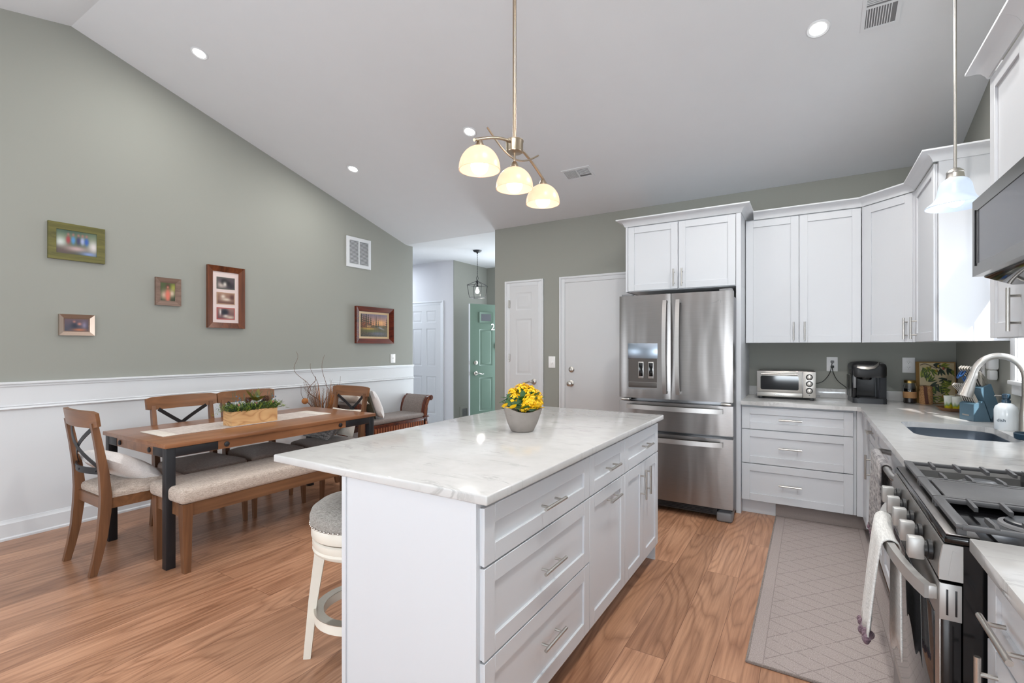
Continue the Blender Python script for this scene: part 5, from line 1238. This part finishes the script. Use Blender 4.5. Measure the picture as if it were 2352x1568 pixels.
CL = [(0.0, 0.0, 0.205, 0.042), (0.04, -0.02, 0.200, 0.036), (0.068, -0.005, 0.178, 0.036), (0.080, 0.0, 0.150, 0.030), (0.035, -0.055, 0.160, 0.036), (0.060, -0.035, 0.142, 0.028), (0.020, -0.072, 0.140, 0.024), (-0.045, -0.035, 0.172, 0.024), (-0.045, 0.01, 0.195, 0.028), (0.03, 0.03, 0.200, 0.035), (0.005, -0.065, 0.122, 0.018)]
FWv = Vector((-RT.y, RT.x, 0))
for x, y, z, r_ in CL:
    b = BM(); cc = RT * x + FWv * y + Vector((0, 0, z)); n_ = int(150 * (r_ / 0.036) ** 2)
    for k in range(n_):
        d = Vector((rg.gauss(0, 1), rg.gauss(0, 1), rg.gauss(0.3, 1))).normalized(); p = cc + d * r_ * rg.uniform(0.72, 1.05)
        flower(b, p, d + Vector((0, 0, 0.3)), 0.0085)
    o = obj('flower_cluster', b, 'yellow', t, 0); b = BM(); ell(b, cc, r_ * 0.62, r_ * 0.62, r_ * 0.58, 10); tube(b, [cc, (cc.x * 0.4, cc.y * 0.4, 0.10)], 0.003, 5); obj('stems', b, 'leaf', o)

# ================================================================= LAMPS
# three-shade lamp over the island, laid out along Y
t = thing('island_chandelier', 'brushed metal island lamp with three glowing alabaster glass shades', 'chandelier', (-1.30, 2.136, 0)); zc = cz(2.136)
b = BM(); tube(b, [(0, 0, 2.40), (0, 0, zc - 0.02)], 0.0095, 12); obj('rod', b, 'satin', t)
b = BM(); lathe(b, [(0.065, zc), (0.065, zc - 0.02), (0.02, zc - 0.045)], (0, 0, 0), 24); obj('canopy', b, 'satin', t)
b = BM(); lathe(b, [(0.0, 2.345), (0.042, 2.348), (0.044, 2.352), (0.044, 2.398), (0.047, 2.402), (0.047, 2.408), (0.040, 2.412), (0.0, 2.414)], (0, 0, 0), 32); obj('hub', b, 'satin', t)
n = 20; pts = [(0.0, -0.352 + 0.704 * k / n, 2.285 + 0.105 * math.sin(PI * k / n)) for k in range(n + 1)]
b = BM(); tube(b, pts, 0.0075, 10); obj('arm', b, 'satin', t)
pts = [(-0.022 + 0.044 * k / n, -0.215 + 0.43 * k / n, 2.40 - 0.085 * math.sin(PI * k / n)) for k in range(n + 1)]
b = BM(); tube(b, pts, 0.0048, 8); obj('accent_bar', b, 'satin', t)
for y, ztop in ((-0.31, 2.305), (0.0, 2.39), (0.31, 2.305)):
    b = BM(); tube(b, [(0, y, 2.285), (0, y, ztop)], 0.006, 8); o = obj('stem', b, 'satin', t)
    b = BM(); lathe(b, [(0.009, 2.300), (0.013, 2.296), (0.022, 2.274), (0.026, 2.262), (0.0, 2.262)], (0, y, 0), 20); obj('socket_cup', b, 'satin', o)
    dome = [(0.0955 * math.sin(R(q)), 2.168 + 0.104 * math.cos(R(q))) for q in range(12, 91, 6)] + [(0.0955, 2.160)]
    inn = [(0.0915 * math.sin(R(q)), 2.168 + 0.099 * math.cos(R(q))) for q in range(90, 11, -6)]
    b = BM(); lathe(b, dome + [(0.0915, 2.160)] + inn, (0, y, 0), 56); obj('lamp_shade', b, 'shade', t, smooth=60)
    b = BM(); ell(b, (0, y, 2.180), 0.041, 0.041, 0.041, 24); tube(b, [(0, y, 2.215), (0, y, 2.262)], 0.016, 12); obj('bulb', b, 'bulb', t, smooth=60)
# pendant over the sink
t = thing('pendant_lamp', 'small pendant with white bell glass shade hanging over the sink', 'pendant lamp', (0.61, 3.20, 0)); zc = cz(3.20)
b = BM(); tube(b, [(0, 0, 2.215), (0, 0, zc - 0.01)], 0.0065, 12); obj('rod', b, 'nickel', t)
b = BM(); lathe(b, [(0.06, zc), (0.06, zc - 0.02), (0.015, zc - 0.04)], (0, 0, 0), 24); obj('canopy', b, 'nickel', t)
b = BM(); lathe(b, [(0.010, 2.232), (0.020, 2.228), (0.034, 2.214), (0.036, 2.208), (0.033, 2.206), (0.036, 2.186), (0.040, 2.178), (0.0, 2.178)], (0, 0, 0), 28); obj('fitter_cap', b, 'nickel', t)
b = BM(); lathe(b, [(0.036, 2.182), (0.052, 2.170), (0.063, 2.148), (0.068, 2.12), (0.074, 2.092), (0.088, 2.070), (0.110, 2.052), (0.117, 2.043), (0.1155, 2.040), (0.108, 2.048), (0.086, 2.066), (0.071, 2.090), (0.064, 2.12), (0.059, 2.146), (0.049, 2.166), (0.03, 2.176)], (0, 0, 0), 44); obj('lamp_shade', b, 'shadew', t, smooth=60)
b = BM(); ell(b, (0, 0, 2.080), 0.038, 0.038, 0.042, 20); obj('bulb', b, 'bulbw', t, smooth=60)
# lantern in the entry hall
t = thing('lantern_pendant', 'black open cage lantern hanging on a chain in the entry hall', 'pendant lamp', (-4.17, 5.80, 0)); t.rotation_euler = (0, 0, R(12))
b = BM(); lathe(b, [(0.064, CZ), (0.064, CZ - 0.008), (0.05, CZ - 0.022), (0.014, CZ - 0.032), (0.008, CZ - 0.05)], (0, 0, 0), 24); obj('canopy', b, 'blackm', t)
b = BM()
for k in range(13):
    z = CZ - 0.052 - 0.026 * k; m = Matrix.Rotation(R(90 * (k % 2)), 4, 'Z'); q = bmesh.new()
    tube(q, [(0.007 * math.cos(a), 0, 0.017 * math.sin(a)) for a in [i * 2 * PI / 10 for i in range(11)]], 0.0018, 5, False); bmesh.ops.transform(q, matrix=Matrix.Translation((0, 0, z - 0.012)) @ m, verts=q.verts); merge(b, q)
obj('chain', b, 'blackm', t)
b = BM(); tube(b, [(0.014 * math.cos(a), 0, 2.355 + 0.028 * math.sin(a)) for a in [i * 2 * PI / 12 for i in range(13)]], 0.003, 6, False); lathe(b, [(0.0, 2.33), (0.012, 2.325), (0.020, 2.312), (0.016, 2.30), (0.0, 2.296)], (0, 0, 0), 16); obj('top_loop', b, 'blackm', t)
b = BM(); T_ = 0.112; B_ = 0.088; c4 = [(1, 1), (-1, 1), (-1, -1), (1, -1)]
for i, (sx, sy) in enumerate(c4):
    nx, ny = c4[(i + 1) % 4]
    tube(b, [(0, 0, 2.318), (sx * T_, sy * T_, 2.25)], 0.004, 6); tube(b, [(sx * T_, sy * T_, 2.25), (sx * B_, sy * B_, 2.072)], 0.004, 6)
    tube(b, [(sx * T_, sy * T_, 2.25), (nx * T_, ny * T_, 2.25)], 0.003, 6); tube(b, [(sx * B_, sy * B_, 2.072), (nx * B_, ny * B_, 2.072)], 0.0035, 6)
obj('cage', b, 'blackm', t)
b = BM(); tube(b, [(0, 0, 2.30), (0, 0, 2.225)], 0.014, 12); obj('socket', b, 'blackm', t)
b = BM(); lathe(b, [(0.012, 2.225), (0.014, 2.205), (0.026, 2.178), (0.030, 2.158), (0.022, 2.138), (0.0, 2.130)], (0, 0, 0), 20); obj('bulb', b, 'bulbw', t, smooth=60)
a = lamp('bulb_light', 'POINT', (0, 0, 2.10), (0, 0, 0), 4, (1, 0.97, 0.92), shadow_soft_size=0.03); a.parent = t

# ================================================================= COUNTER ITEMS
# toaster oven
t = thing('toaster_oven', 'stainless toaster oven with three knobs on the back counter', 'toaster oven', (-0.388, 4.585, CT)); w = 0.424; d0 = 0.27
b = BM(); box(b, 0.004, w - 0.004, 0.004, d0, 0.018, 0.238, 0.012, 3); obj('body', b, 'steel', t)
for x in (0.012, w - 0.045):
    for y in (0.006, d0 - 0.04):
        b = BM(); box(b, x, x + 0.03, y, y + 0.03, 0, 0.022, 0.004); obj('foot', b, 'black', t)
b = BM(); box(b, 0.0, 0.330, 0.0, 0.010, 0.058, 0.232, 0.003); dr2 = obj('oven_door', b, 'nickel', t)
b = BM(); prism(b, rrect(0.028, 0.305, 0.078, 0.192, 0.012, 5), -0.002, 0.001, 'y'); obj('door_glass', b, 'smoke', dr2)
b = BM(); tube(b, [(0.034, -0.022, 0.208), (0.298, -0.022, 0.208)], 0.008, 14)
for x in (0.045, 0.287): tube(b, [(x, 0.0, 0.208), (x, -0.022, 0.208)], 0.006, 8)
obj('handle', b, 'nickel', dr2)
b = BM(); box(b, 0.0, 0.330, -0.001, 0.010, 0.020, 0.055, 0.003); cr = obj('crumb_panel', b, 'nickel', t)
text('maker_logo', 'Cuisinart', 0.019, 'gplast', cr, (0.165, -0.0015, 0.038), (R(90), 0, 0), 0.0004)
b = BM(); box(b, 0.334, w, 0.0, 0.010, 0.020, 0.232, 0.004); kp = obj('control_panel', b, 'nickel', t)
for z in (0.188, 0.134, 0.078):
    b = BM(); lathe(b, [(0.0245, 0.0), (0.0245, -0.004), (0.0195, -0.005)], (0.379, 0, z), 28, False, True, 'y'); k_ = obj('knob_bezel', b, 'black', kp)
    b = BM(); lathe(b, [(0.0185, -0.004), (0.0175, -0.018), (0.013, -0.021), (0.0, -0.021)], (0.379, 0, z), 28, False, False, 'y'); obj('knob', b, 'nickel', kp)
b = BM(); box(b, 0.376, 0.383, -0.002, 0.002, 0.040, 0.045); obj('indicator', b, 'black', kp)
for xx in ((-0.022, 0.0), (w, w + 0.03)):
    b = BM(); prism(b, [(xx[0], 0.034), (xx[1], 0.030), (xx[1], 0.040), (xx[0], 0.037)], 0.01, 0.05, 'y'); obj('side_latch', b, 'gplast', t)
# coffee maker
t = thing('coffee_maker', 'black single-cup coffee maker on the back counter', 'coffee maker', (0.385, 4.59, CT), 5)
def slab(poly, z0, z1, bev=0.006): b = BM(); prism(b, poly, z0, z1, 'z', bev); return b
b = slab(rrect(-0.108, 0.108, -0.02, 0.26, 0.035), 0.0, 0.040, 0.006); obj('drip_base', b, 'char', t)
b = slab(rrect(-0.075, 0.050, -0.012, 0.10, 0.02), 0.036, 0.046, 0.002); obj('drip_tray', b, 'black', t)
b = BM(); prism(b, [(0.058, 0.0), (0.108, 0.02), (0.112, 0.25), (-0.112, 0.25), (-0.112, 0.11), (0.058, 0.11)], 0.035, 0.215, 'z', 0.006); obj('body', b, 'char', t)
b = BM(); box(b, -0.112, -0.078, 0.015, 0.20, 0.035, 0.270, 0.012, 3); obj('water_tank', b, 'blackg', t)
b = BM(); box(b, -0.102, -0.084, 0.010, 0.016, 0.115, 0.255, 0.003); obj('tank_handle', b, 'gplast', t)
b = BM(); 
rings = []
for s, z in ((0.97, 0.205), (1.0, 0.22), (1.0, 0.275), (0.97, 0.296), (0.85, 0.310), (0.55, 0.318), (0.1, 0.320)):
    rings.append([b.verts.new((x * s, 0.115 + (y - 0.115) * s, z - max(0, (0.05 - y)) * 0.12)) for x, y in rrect(-0.112, 0.112, -0.005, 0.25, 0.045, 6)])
for u, v in zip(rings, rings[1:]):
    for k in range(len(u)): b.faces.new((u[k], u[(k + 1) % len(u)], v[(k + 1) % len(u)], v[k]))
b.faces.new(rings[0][::-1]); b.faces.new(rings[-1]); obj('head', b, 'black', t, smooth=55)
b = BM(); lathe(b, [(0.0, 0.180), (0.036, 0.180), (0.040, 0.186), (0.050, 0.240), (0.052, 0.275)], (-0.018, 0.055, 0), 28); obj('brew_cup', b, 'blackg', t)
b = BM(); box(b, -0.078, 0.056, 0.105, 0.112, 0.04, 0.20); obj('recess_back', b, 'blackg', t)
pts = [(-0.082, -0.004, 0.276), (-0.055, -0.020, 0.272), (-0.015, -0.026, 0.270), (0.022, -0.018, 0.276), (0.048, 0.0, 0.296), (0.060, 0.03, 0.312)]
b = BM(); sweep(b, pts, [0.010, 0.022, 0.026, 0.022, 0.014, 0.008], 0.006, (0, 0.6, 0.8)); obj('lid_handle', b, 'nickel', t)
for k in range(4):
    b = BM(); ell(b, (0.070 + 0.009 * (k % 4), 0.01 + 0.006 * k, 0.306), 0.003, 0.003, 0.0012, 8); obj('button', b, 'porcelain', t)
# cords
def cord(label, pts, n=24):
    P = [Vector(p) for p in pts]; out = []
    for i in range(len(P) - 1):
        p0, p1, p2, p3 = P[max(i - 1, 0)], P[i], P[i + 1], P[min(i + 2, len(P) - 1)]
        for k in range(8):
            s = k / 8; out.append(0.5 * ((2 * p1) + (p2 - p0) * s + (2 * p0 - 5 * p1 + 4 * p2 - p3) * s * s + (3 * p1 - p0 - 3 * p2 + p3) * s ** 3))
    out.append(P[-1]); b = BM(); tube(b, out, 0.0028, 8); o = obj('power_cord', b, 'black', None, label=label, cat='power cord')
    b = BM(); c = P[0]; box(b, c.x - 0.012, c.x + 0.012, BY - 0.038, BY - 0.0095, c.z - 0.010, c.z + 0.010, 0.004); obj('plug', b, 'gplast' if 'toaster' in label else 'black', o); return o
cord('black power cord hanging from the outlet to the toaster oven', [(0.155, BY - 0.03, 1.222), (0.150, BY - 0.028, 1.185), (0.135, BY - 0.025, 1.12), (0.09, BY - 0.025, 1.055), (0.04, BY - 0.03, 1.035), (0.0, BY - 0.045, 1.04), (-0.03, BY - 0.06, 1.035)])
cord('black power cord hanging from the outlet to the coffee maker', [(0.155, BY - 0.028, 1.180), (0.158, BY - 0.032, 1.15), (0.175, BY - 0.035, 1.095), (0.20, BY - 0.035, 1.055), (0.24, BY - 0.035, 1.020), (0.285, BY - 0.045, 0.975), (0.31, BY - 0.075, 0.965)])
# jars
t = thing('glass_jar', 'dark-filled glass jar with gold lid and jute band beside the coffee maker', 'jar', (0.652, 4.80, CT))
b = BM(); lathe(b, [(0.0, 0.0), (0.036, 0.0), (0.040, 0.006), (0.040, 0.128), (0.034, 0.146), (0.034, 0.160), (0.032, 0.160), (0.032, 0.146), (0.038, 0.127), (0.038, 0.006), (0.0, 0.004)], (0, 0, 0), 32); obj('glass', b, 'glass', t, smooth=60)
b = BM(); lathe(b, [(0.0, 0.007), (0.035, 0.007), (0.0365, 0.012), (0.0365, 0.112), (0.0, 0.114)], (0, 0, 0), 28); obj('filling', b, 'jarfill', t)
b = BM(); lathe(b, [(0.0415, 0.040), (0.0425, 0.043), (0.0425, 0.085), (0.0415, 0.088), (0.0405, 0.088), (0.0405, 0.040)], (0, 0, 0), 32); obj('jute_band', b, 'jute', t)
b = BM(); lathe(b, [(0.037, 0.156), (0.037, 0.172), (0.034, 0.176), (0.0, 0.176)], (0, 0, 0), 32); obj('lid', b, 'gold', t)
t = thing('cork_jar', 'cork-covered jar with brown strap in front of the olive board', 'jar', (0.742, 4.765, CT))
b = BM(); lathe(b, [(0.0, 0.0), (0.036, 0.0), (0.041, 0.008), (0.041, 0.092), (0.036, 0.104), (0.036, 0.112), (0.0385, 0.114), (0.0385, 0.132), (0.034, 0.137), (0.0, 0.138)], (0, 0, 0), 32); obj('body', b, 'cork', t, smooth=50)
pts = [(0.001, -0.0415, 0.006), (-0.004, -0.043, 0.05), (-0.008, -0.042, 0.095), (-0.009, -0.040, 0.132), (-0.009, -0.02, 0.140), (-0.009, 0.0, 0.1405)]
b = BM(); sweep(b, pts, 0.021, 0.002, (1, 0, 0)); obj('strap', b, 'dkbrown', t)
# olive board leaning on the wall
t = thing('serving_board', 'square wooden board printed with olive branches, leaning in the corner', 'serving board', (0.700, 4.845, CT)); t.rotation_euler = (R(-9), 0, 0)
bw, bh = 0.235, 0.322
b = BM(); ring(b, (0, bw, 0, bh), (0.022, bw - 0.008, 0.008, bh - 0.008), 0.014, 0.0, 0.004); box(b, 0.004, bw - 0.004, 0.0045, 0.014, 0.004, bh - 0.004); obj('board', b, 'boardfr', t)
rgb_ = random.Random(2); LV = []
for cu, cv, a0 in ((0.10, 0.88, -60), (0.24, 0.90, -75), (0.36, 0.84, -50), (0.40, 0.95, -5), (0.62, 0.93, 10), (0.62, 0.86, -85), (0.80, 0.88, -60), (0.90, 0.80, -30), (0.22, 0.72, -70), (0.04, 0.62, 60), (0.16, 0.60, 75), (0.24, 0.52, 40), (0.30, 0.42, 10), (0.26, 0.36, -20), (0.18, 0.24, -15), (0.28, 0.14, -25), (0.46, 0.22, 125), (0.56, 0.26, 95), (0.62, 0.22, 75), (0.80, 0.60, 200), (0.92, 0.56, 215), (0.82, 0.42, 185), (0.88, 0.34, 200), (0.90, 0.46, 170), (0.88, 0.12, 150), (0.75, 0.08, 175), (0.44, 0.08, 160)):
    LV.append((cu, cv, R(a0), rgb_.choice([((150, 160, 50), (70, 92, 34)), ((170, 172, 62), (96, 110, 40)), ((46, 74, 48), (34, 40, 34)), ((124, 144, 48), (48, 62, 36))])))
def f_olive(u, v):
    c = mix((196, 178, 138), (206, 190, 152), 0.5 + 0.5 * math.sin(u * 7 + v * 5)); c = blob(c, (170, 156, 124), u, v, 0.86, 0.62, 0.10, 0.08, 4)
    for (p, q, r_) in ((0.02, 0.92, 0.9), (0.5, 0.86, 0.6)):
        if abs(v - (q + 0.05 * math.sin(u * 9 + p * 5))) < 0.009 and p < u < p + 0.5: c = (70, 44, 40)
    for cu, cv, a, (c1, c2) in LV:
        for da in (-0.42, 0.0, 0.42):
            aa = a + da; dx, dy = (u - cu), (v - cv) * 1.37; s = dx * math.cos(aa) + dy * math.sin(aa); n_ = -dx * math.sin(aa) + dy * math.cos(aa)
            if 0 < s < 0.27 and abs(n_) < 0.034 * math.sin(PI * s / 0.27) ** 0.8: c = c1 if n_ > 0.002 else c2 if n_ < -0.002 else (40, 44, 30)
    for cu, cv, col in ((0.22, 0.86, (170, 160, 60)), (0.50, 0.80, (170, 140, 50)), (0.56, 0.92, (190, 160, 40)), (0.70, 0.86, (176, 84, 70)), (0.66, 0.16, (176, 130, 50)), (0.32, 0.88, (150, 140, 50))):
        if ((u - cu) / 0.035) ** 2 + ((v - cv) / 0.036) ** 2 < 1: c = mix(col, (80, 60, 30), max(0, (u - cu) / 0.04))
    return c
picture('olive_print', 0.022, bw - 0.008, 0.008, bh - 0.008, 0.0035, f_olive, 150, 190, t)
# tray with two small cups
t = thing('wooden_tray', 'small octagonal wooden tray behind the knife block', 'tray', (0.822, 4.365, CT), 0)
oct_ = lambda r_: [(r_ * 0.98 * math.cos(R(22.5 + 45 * k)), r_ * 1.2 * math.sin(R(22.5 + 45 * k))) for k in range(8)]
b = BM(); R0 = []
for r_, z in ((0.070, 0.0), (0.096, 0.024), (0.092, 0.024), (0.069, 0.006)): R0.append([b.verts.new((x, y, z)) for x, y in oct_(r_)])
for u, v in zip(R0, R0[1:]):
    for k in range(8): b.faces.new((u[k], u[(k + 1) % 8], v[(k + 1) % 8], v[k]))
b.faces.new(R0[0][::-1]); b.faces.new(R0[-1]); obj('tray_body', b, 'tray', t, smooth=0)
def cup_mat():
    x = N('printed_cup', 0.25); sp = x.n('ShaderNodeSeparateXYZ'); x.l(x.coord(), sp.inputs[0])
    nz = x.noise(x.coord((1, 1, 0.2)), 60, 2); a = x.n('ShaderNodeMath', operation='MULTIPLY_ADD'); x.l(nz, a.inputs[0]); a.inputs[1].default_value = -0.05; x.l(sp.outputs[2], a.inputs[2])
    x.color(x.ramp(a.outputs[0], [(-0.0, C(214, 200, 50)), (0.006, C(130, 170, 90)), (0.025, C(232, 238, 230))])); return x.m
M['cup'] = cup_mat()
for x, y, lab in ((0.806, 4.400, 'small white printed glass on the wooden tray, left one'), (0.838, 4.345, 'small white printed glass on the wooden tray, right one next to the knife block')):
    b = BM(); lathe(b, [(0.0, 0.0), (0.020, 0.0), (0.022, 0.004), (0.0275, 0.086), (0.0285, 0.092), (0.0265, 0.092), (0.025, 0.084), (0.0205, 0.008), (0.0, 0.006)], (0, 0, 0), 28)
    o = obj('shot_glass', b, 'cup', None, 50, label=lab, cat='glass', group='printed glasses on the tray'); o.location = (x, y, CT + 0.0065)
# knife block
KR = -69.0
t = thing('knife_block', 'blue-grey marbled knife block beside the sink', 'knife block', (0.762, 3.900, CT), KR)
b = BM(); prism(b, [(0.0, 0.0), (0.085, 0.0), (0.052, 0.116), (0.040, 0.118), (0.0, 0.100)], 0.0, 0.118, 'x', 0.002); fb = obj('front_block', b, 'knife', t)
b = BM(); prism(b, [(0.087, 0.012), (0.122, 0.102), (0.086, 0.220), (0.030, 0.190), (0.055, 0.116)], 0.0, 0.118, 'x', 0.002); obj('rear_block', b, 'knife', t)
b = BM(); prism(b, [(0.0885, 0.0), (0.118, 0.0), (0.124, 0.10), (0.0885, 0.013)], 0.006, 0.112, 'x', 0.001); obj('foot_wedge', b, 'soapb', t)
b = BM(); box(b, 0.025, 0.080, -0.0012, 0.0, 0.028, 0.036); obj('name_plate', b, 'nickel', fb)
KL = Matrix.Translation((0.762, 3.900, CT)) @ Matrix.Rotation(R(KR), 4, 'Z')
def knife(name, label, group, base, L_, wd, mat, tilt=-28):
    t2 = obj(name, BM(), mat, None) if False else None
    b = BM(); d = Vector((0, math.sin(R(tilt)), math.cos(R(tilt)))); P = [Vector((0, 0, -0.002)) + d * (L_ * q) for q in (0, 0.12, 0.4, 0.7, 0.92, 1.0)]
    off = [0, 0.002, 0.005, 0.003, -0.003, -0.006]; P = [p + Vector((0, o_, 0)) for p, o_ in zip(P, off)]
    sweep(b, P, [0.010, 0.010, 0.011, 0.010, 0.011, 0.008], [wd * 0.9, wd, wd * 0.85, wd, wd * 1.25, wd * 0.9], (1, 0, 0)); bmesh.ops.bevel(b, geom=list(b.edges), offset=0.002, segments=2, affect='EDGES')
    o = obj(name, b, mat, None, 50, label=label, cat='knife', group=group); o.matrix_world = KL @ Matrix.Translation(base); return o
for k in range(6): knife('steak_knife', 'steel-handled steak knife standing in the front slots of the knife block', 'steak knives in the block', Vector((0.012 + 0.0185 * k, 0.022, 0.1115)), 0.118, 0.018, 'nickel')
for k in range(5): knife('kitchen_knife', 'steel-handled kitchen knife standing in the upper slots of the knife block', 'kitchen knives in the block', Vector((0.014 + 0.022 * k, 0.058, 0.2075)), 0.125, 0.021, 'nickel')
for k in range(4): knife('kitchen_knife', 'steel-handled kitchen knife standing in the upper slots of the knife block', 'kitchen knives in the block', Vector((0.035 + 0.022 * k, 0.075, 0.216)), 0.085, 0.016, 'nickel')
b = BM()
for c_, ry in (((0.0, -0.035, 0.075), 0.6), ((0.026, -0.038, 0.085), 0.6)):
    tube(b, [(c_[0] + 0.012 * math.cos(a), c_[1] + 0.016 * math.sin(a), c_[2] + 0.026 * math.sin(a)) for a in [i * 2 * PI / 16 for i in range(17)]], 0.0045, 8, False)
tube(b, [(0.012, 0.0, -0.002), (0.006, -0.018, 0.030), (0.002, -0.028, 0.052)], 0.005, 8); tube(b, [(0.014, 0.0, -0.002), (0.022, -0.020, 0.035), (0.026, -0.030, 0.060)], 0.005, 8)
o = obj('kitchen_scissors', b, 'bluepl', None, 60, label='blue-handled scissors in the upper slots of the knife block', cat='scissors'); o.matrix_world = KL @ Matrix.Translation((0.004, 0.040, 0.197))
# soap bottle, sponge dish
t = thing('soap_bottle', 'white pump soap bottle with dark blue top between knife block and faucet', 'soap dispenser', (0.868, 3.505, CT))
b = BM(); lathe(b, [(0.0, 0.0), (0.043, 0.0), (0.046, 0.005), (0.047, 0.104), (0.042, 0.122), (0.028, 0.136), (0.0165, 0.141), (0.0, 0.141)], (0, 0, 0), 40); obj('bottle', b, 'soapw', t, smooth=50)
b = BM(); lathe(b, [(0.0185, 0.139), (0.0185, 0.155), (0.014, 0.157), (0.014, 0.162), (0.017, 0.165), (0.017, 0.184), (0.012, 0.188), (0.0, 0.188)], (0, 0, 0), 28); obj('collar', b, 'soapb', t)
b = BM(); tube(b, [(-0.012, 0.004, 0.176), (-0.036, 0.016, 0.1765), (-0.040, 0.018, 0.172)], 0.0028, 8); obj('nozzle', b, 'nickel', t)
text('bottle_lettering', 'dish', 0.022, 'soapb', t, (-0.028, -0.0395, 0.052), (R(90), 0, R(-32)), 0.0005)
t = thing('sink_dish', 'round dark blue dish on the sink rim at the right edge', 'dish', (0.868, 3.185, CT))
b = BM(); lathe(b, [(0.0, 0.0), (0.048, 0.0), (0.052, 0.004), (0.054, 0.026), (0.051, 0.030), (0.048, 0.026), (0.046, 0.018), (0.0, 0.016)], (0, 0, 0), 36); obj('dish_body', b, 'soapb', t)

# ================================================================= TEXTILES ON THE RANGE SIDE
def cloth(name, label, loc, rotz, x0, x1, yc, zc, r_, zf, zb, mat, nx=34, th=0.004, waves=(0.012, 3.2), spread=0.03):
    """towel folded over a bar: zf(s), zb(s) bottom heights of front and back flaps; s from 0 to 1 along x"""
    t = thing(name, label, 'towel', loc, rotz); b = BM(); G_ = []
    prof = [('f', q) for q in (1, 0.9, 0.75, 0.6, 0.45, 0.3, 0.15, 0.05)] + [('a', a) for a in (170, 140, 110, 90, 70, 40, 10)] + [('b', q) for q in (0.05, 0.15, 0.3, 0.45, 0.6, 0.75, 0.9, 1)]
    for i in range(nx + 1):
        s = i / nx; x = x0 + (x1 - x0) * s; row = []
        for k, q in prof:
            if k == 'a': y = yc(x) + r_ * math.cos(R(q)) * 1.0; z = zc + r_ * math.sin(R(q)); wv = 0; xx = x
            else:
                zz = zf(s) if k == 'f' else zb(s); z = zc + (zz - zc) * q; amp = waves[0] * q ** 0.7; wv = amp * math.sin(s * 2 * PI * waves[1] + (0 if k == 'f' else 1.3)); y = yc(x) + (-r_ if k == 'f' else r_) + (-abs(wv) - 0.35 * spread * q if k == 'f' else min(0, wv) * 0.2)
                xx = x + (s - 0.5) * spread * q
            row.append(b.verts.new((xx, y, z)))
        G_.append(row)
    for i in range(nx):
        for j in range(len(prof) - 1): b.faces.new((G_[i][j], G_[i + 1][j], G_[i + 1][j + 1], G_[i][j + 1]))
    bot = [v.co.copy() for v in [G_[i][0] for i in range(nx + 1)]]
    bmesh.ops.recalc_face_normals(b, faces=b.faces); o = obj('cloth', b, mat, t, 70)
    md = o.modifiers.new('thick', 'SOLIDIFY'); md.thickness = th; md.offset = 0
    return t, bot
bow = lambda x: -0.058 - 0.045 * math.sin(PI * min(1, max(0, (x - 0.02) / 0.722))) ** 0.8
t, bot = cloth('dish_towel', 'white towel with plum pom-pom trim over the oven door handle', (0.300, 2.262, 0), -90, 0.17, 0.47, bow, 0.757, 0.023, lambda s: 0.40 + 0.09 * s, lambda s: 0.43 + 0.03 * math.sin(9 * s), 'towel', waves=(0.016, 1.3), spread=0.05)
for k in range(0, len(bot), 3):
    b = BM(); p = bot[k]; rr = random.Random(k)
    for m_ in range(8): ell(b, (p.x + rr.uniform(-.005, .005), p.y + rr.uniform(-.005, .005), p.z - 0.010 + rr.uniform(-.006, .006)), 0.009, 0.009, 0.011, 8)
    obj('pompom', b, 'plum', t, 60)
t, bot = cloth('dish_towel', 'grey patterned towel over the dishwasher handle', (0.333, 3.025, 0), -90, 0.12, 0.50, lambda x: -0.066, 0.84, 0.018, lambda s: 0.50, lambda s: 0.52, 'gtowel', waves=(0.008, 2.5), spread=0.01)
for k in range(0, len(bot), 4):
    b = BM(); ell(b, (bot[k].x, bot[k].y, bot[k].z - 0.010), 0.010, 0.010, 0.012, 8); obj('pompom', b, 'plum', t, 60)
# runner rug
b = BM(); rl = 2.098; rw = 0.30
t = None
box(b, -rw, rw, -rl / 2, rl / 2, 0.0, 0.008, 0.003)
o = obj('kitchen_rug', b, 'rug', None, label='long grey-mauve quilted runner rug on the floor along the range', cat='rug'); o.location = (-0.237 + rw, 2.285 + rl / 2, 0.0004)
b = BM(); 
for s in (-1, 1): box(b, s * (rw - 0.004) - 0.005, s * (rw - 0.004) + 0.005, -rl / 2, rl / 2, 0.0, 0.0105, 0.003)
for s in (-1, 1): box(b, -rw, rw, s * (rl / 2 - 0.004) - 0.005, s * (rl / 2 - 0.004) + 0.005, 0.0, 0.0105, 0.003)
obj('bound_edge', b, 'gfab', o)
b = BM(); box(b, -rw, rw, rl / 2 - 0.006, rl / 2 + 0.002, 0.0, 0.102, 0.003); obj('upturned_end', b, 'rugplain', o)
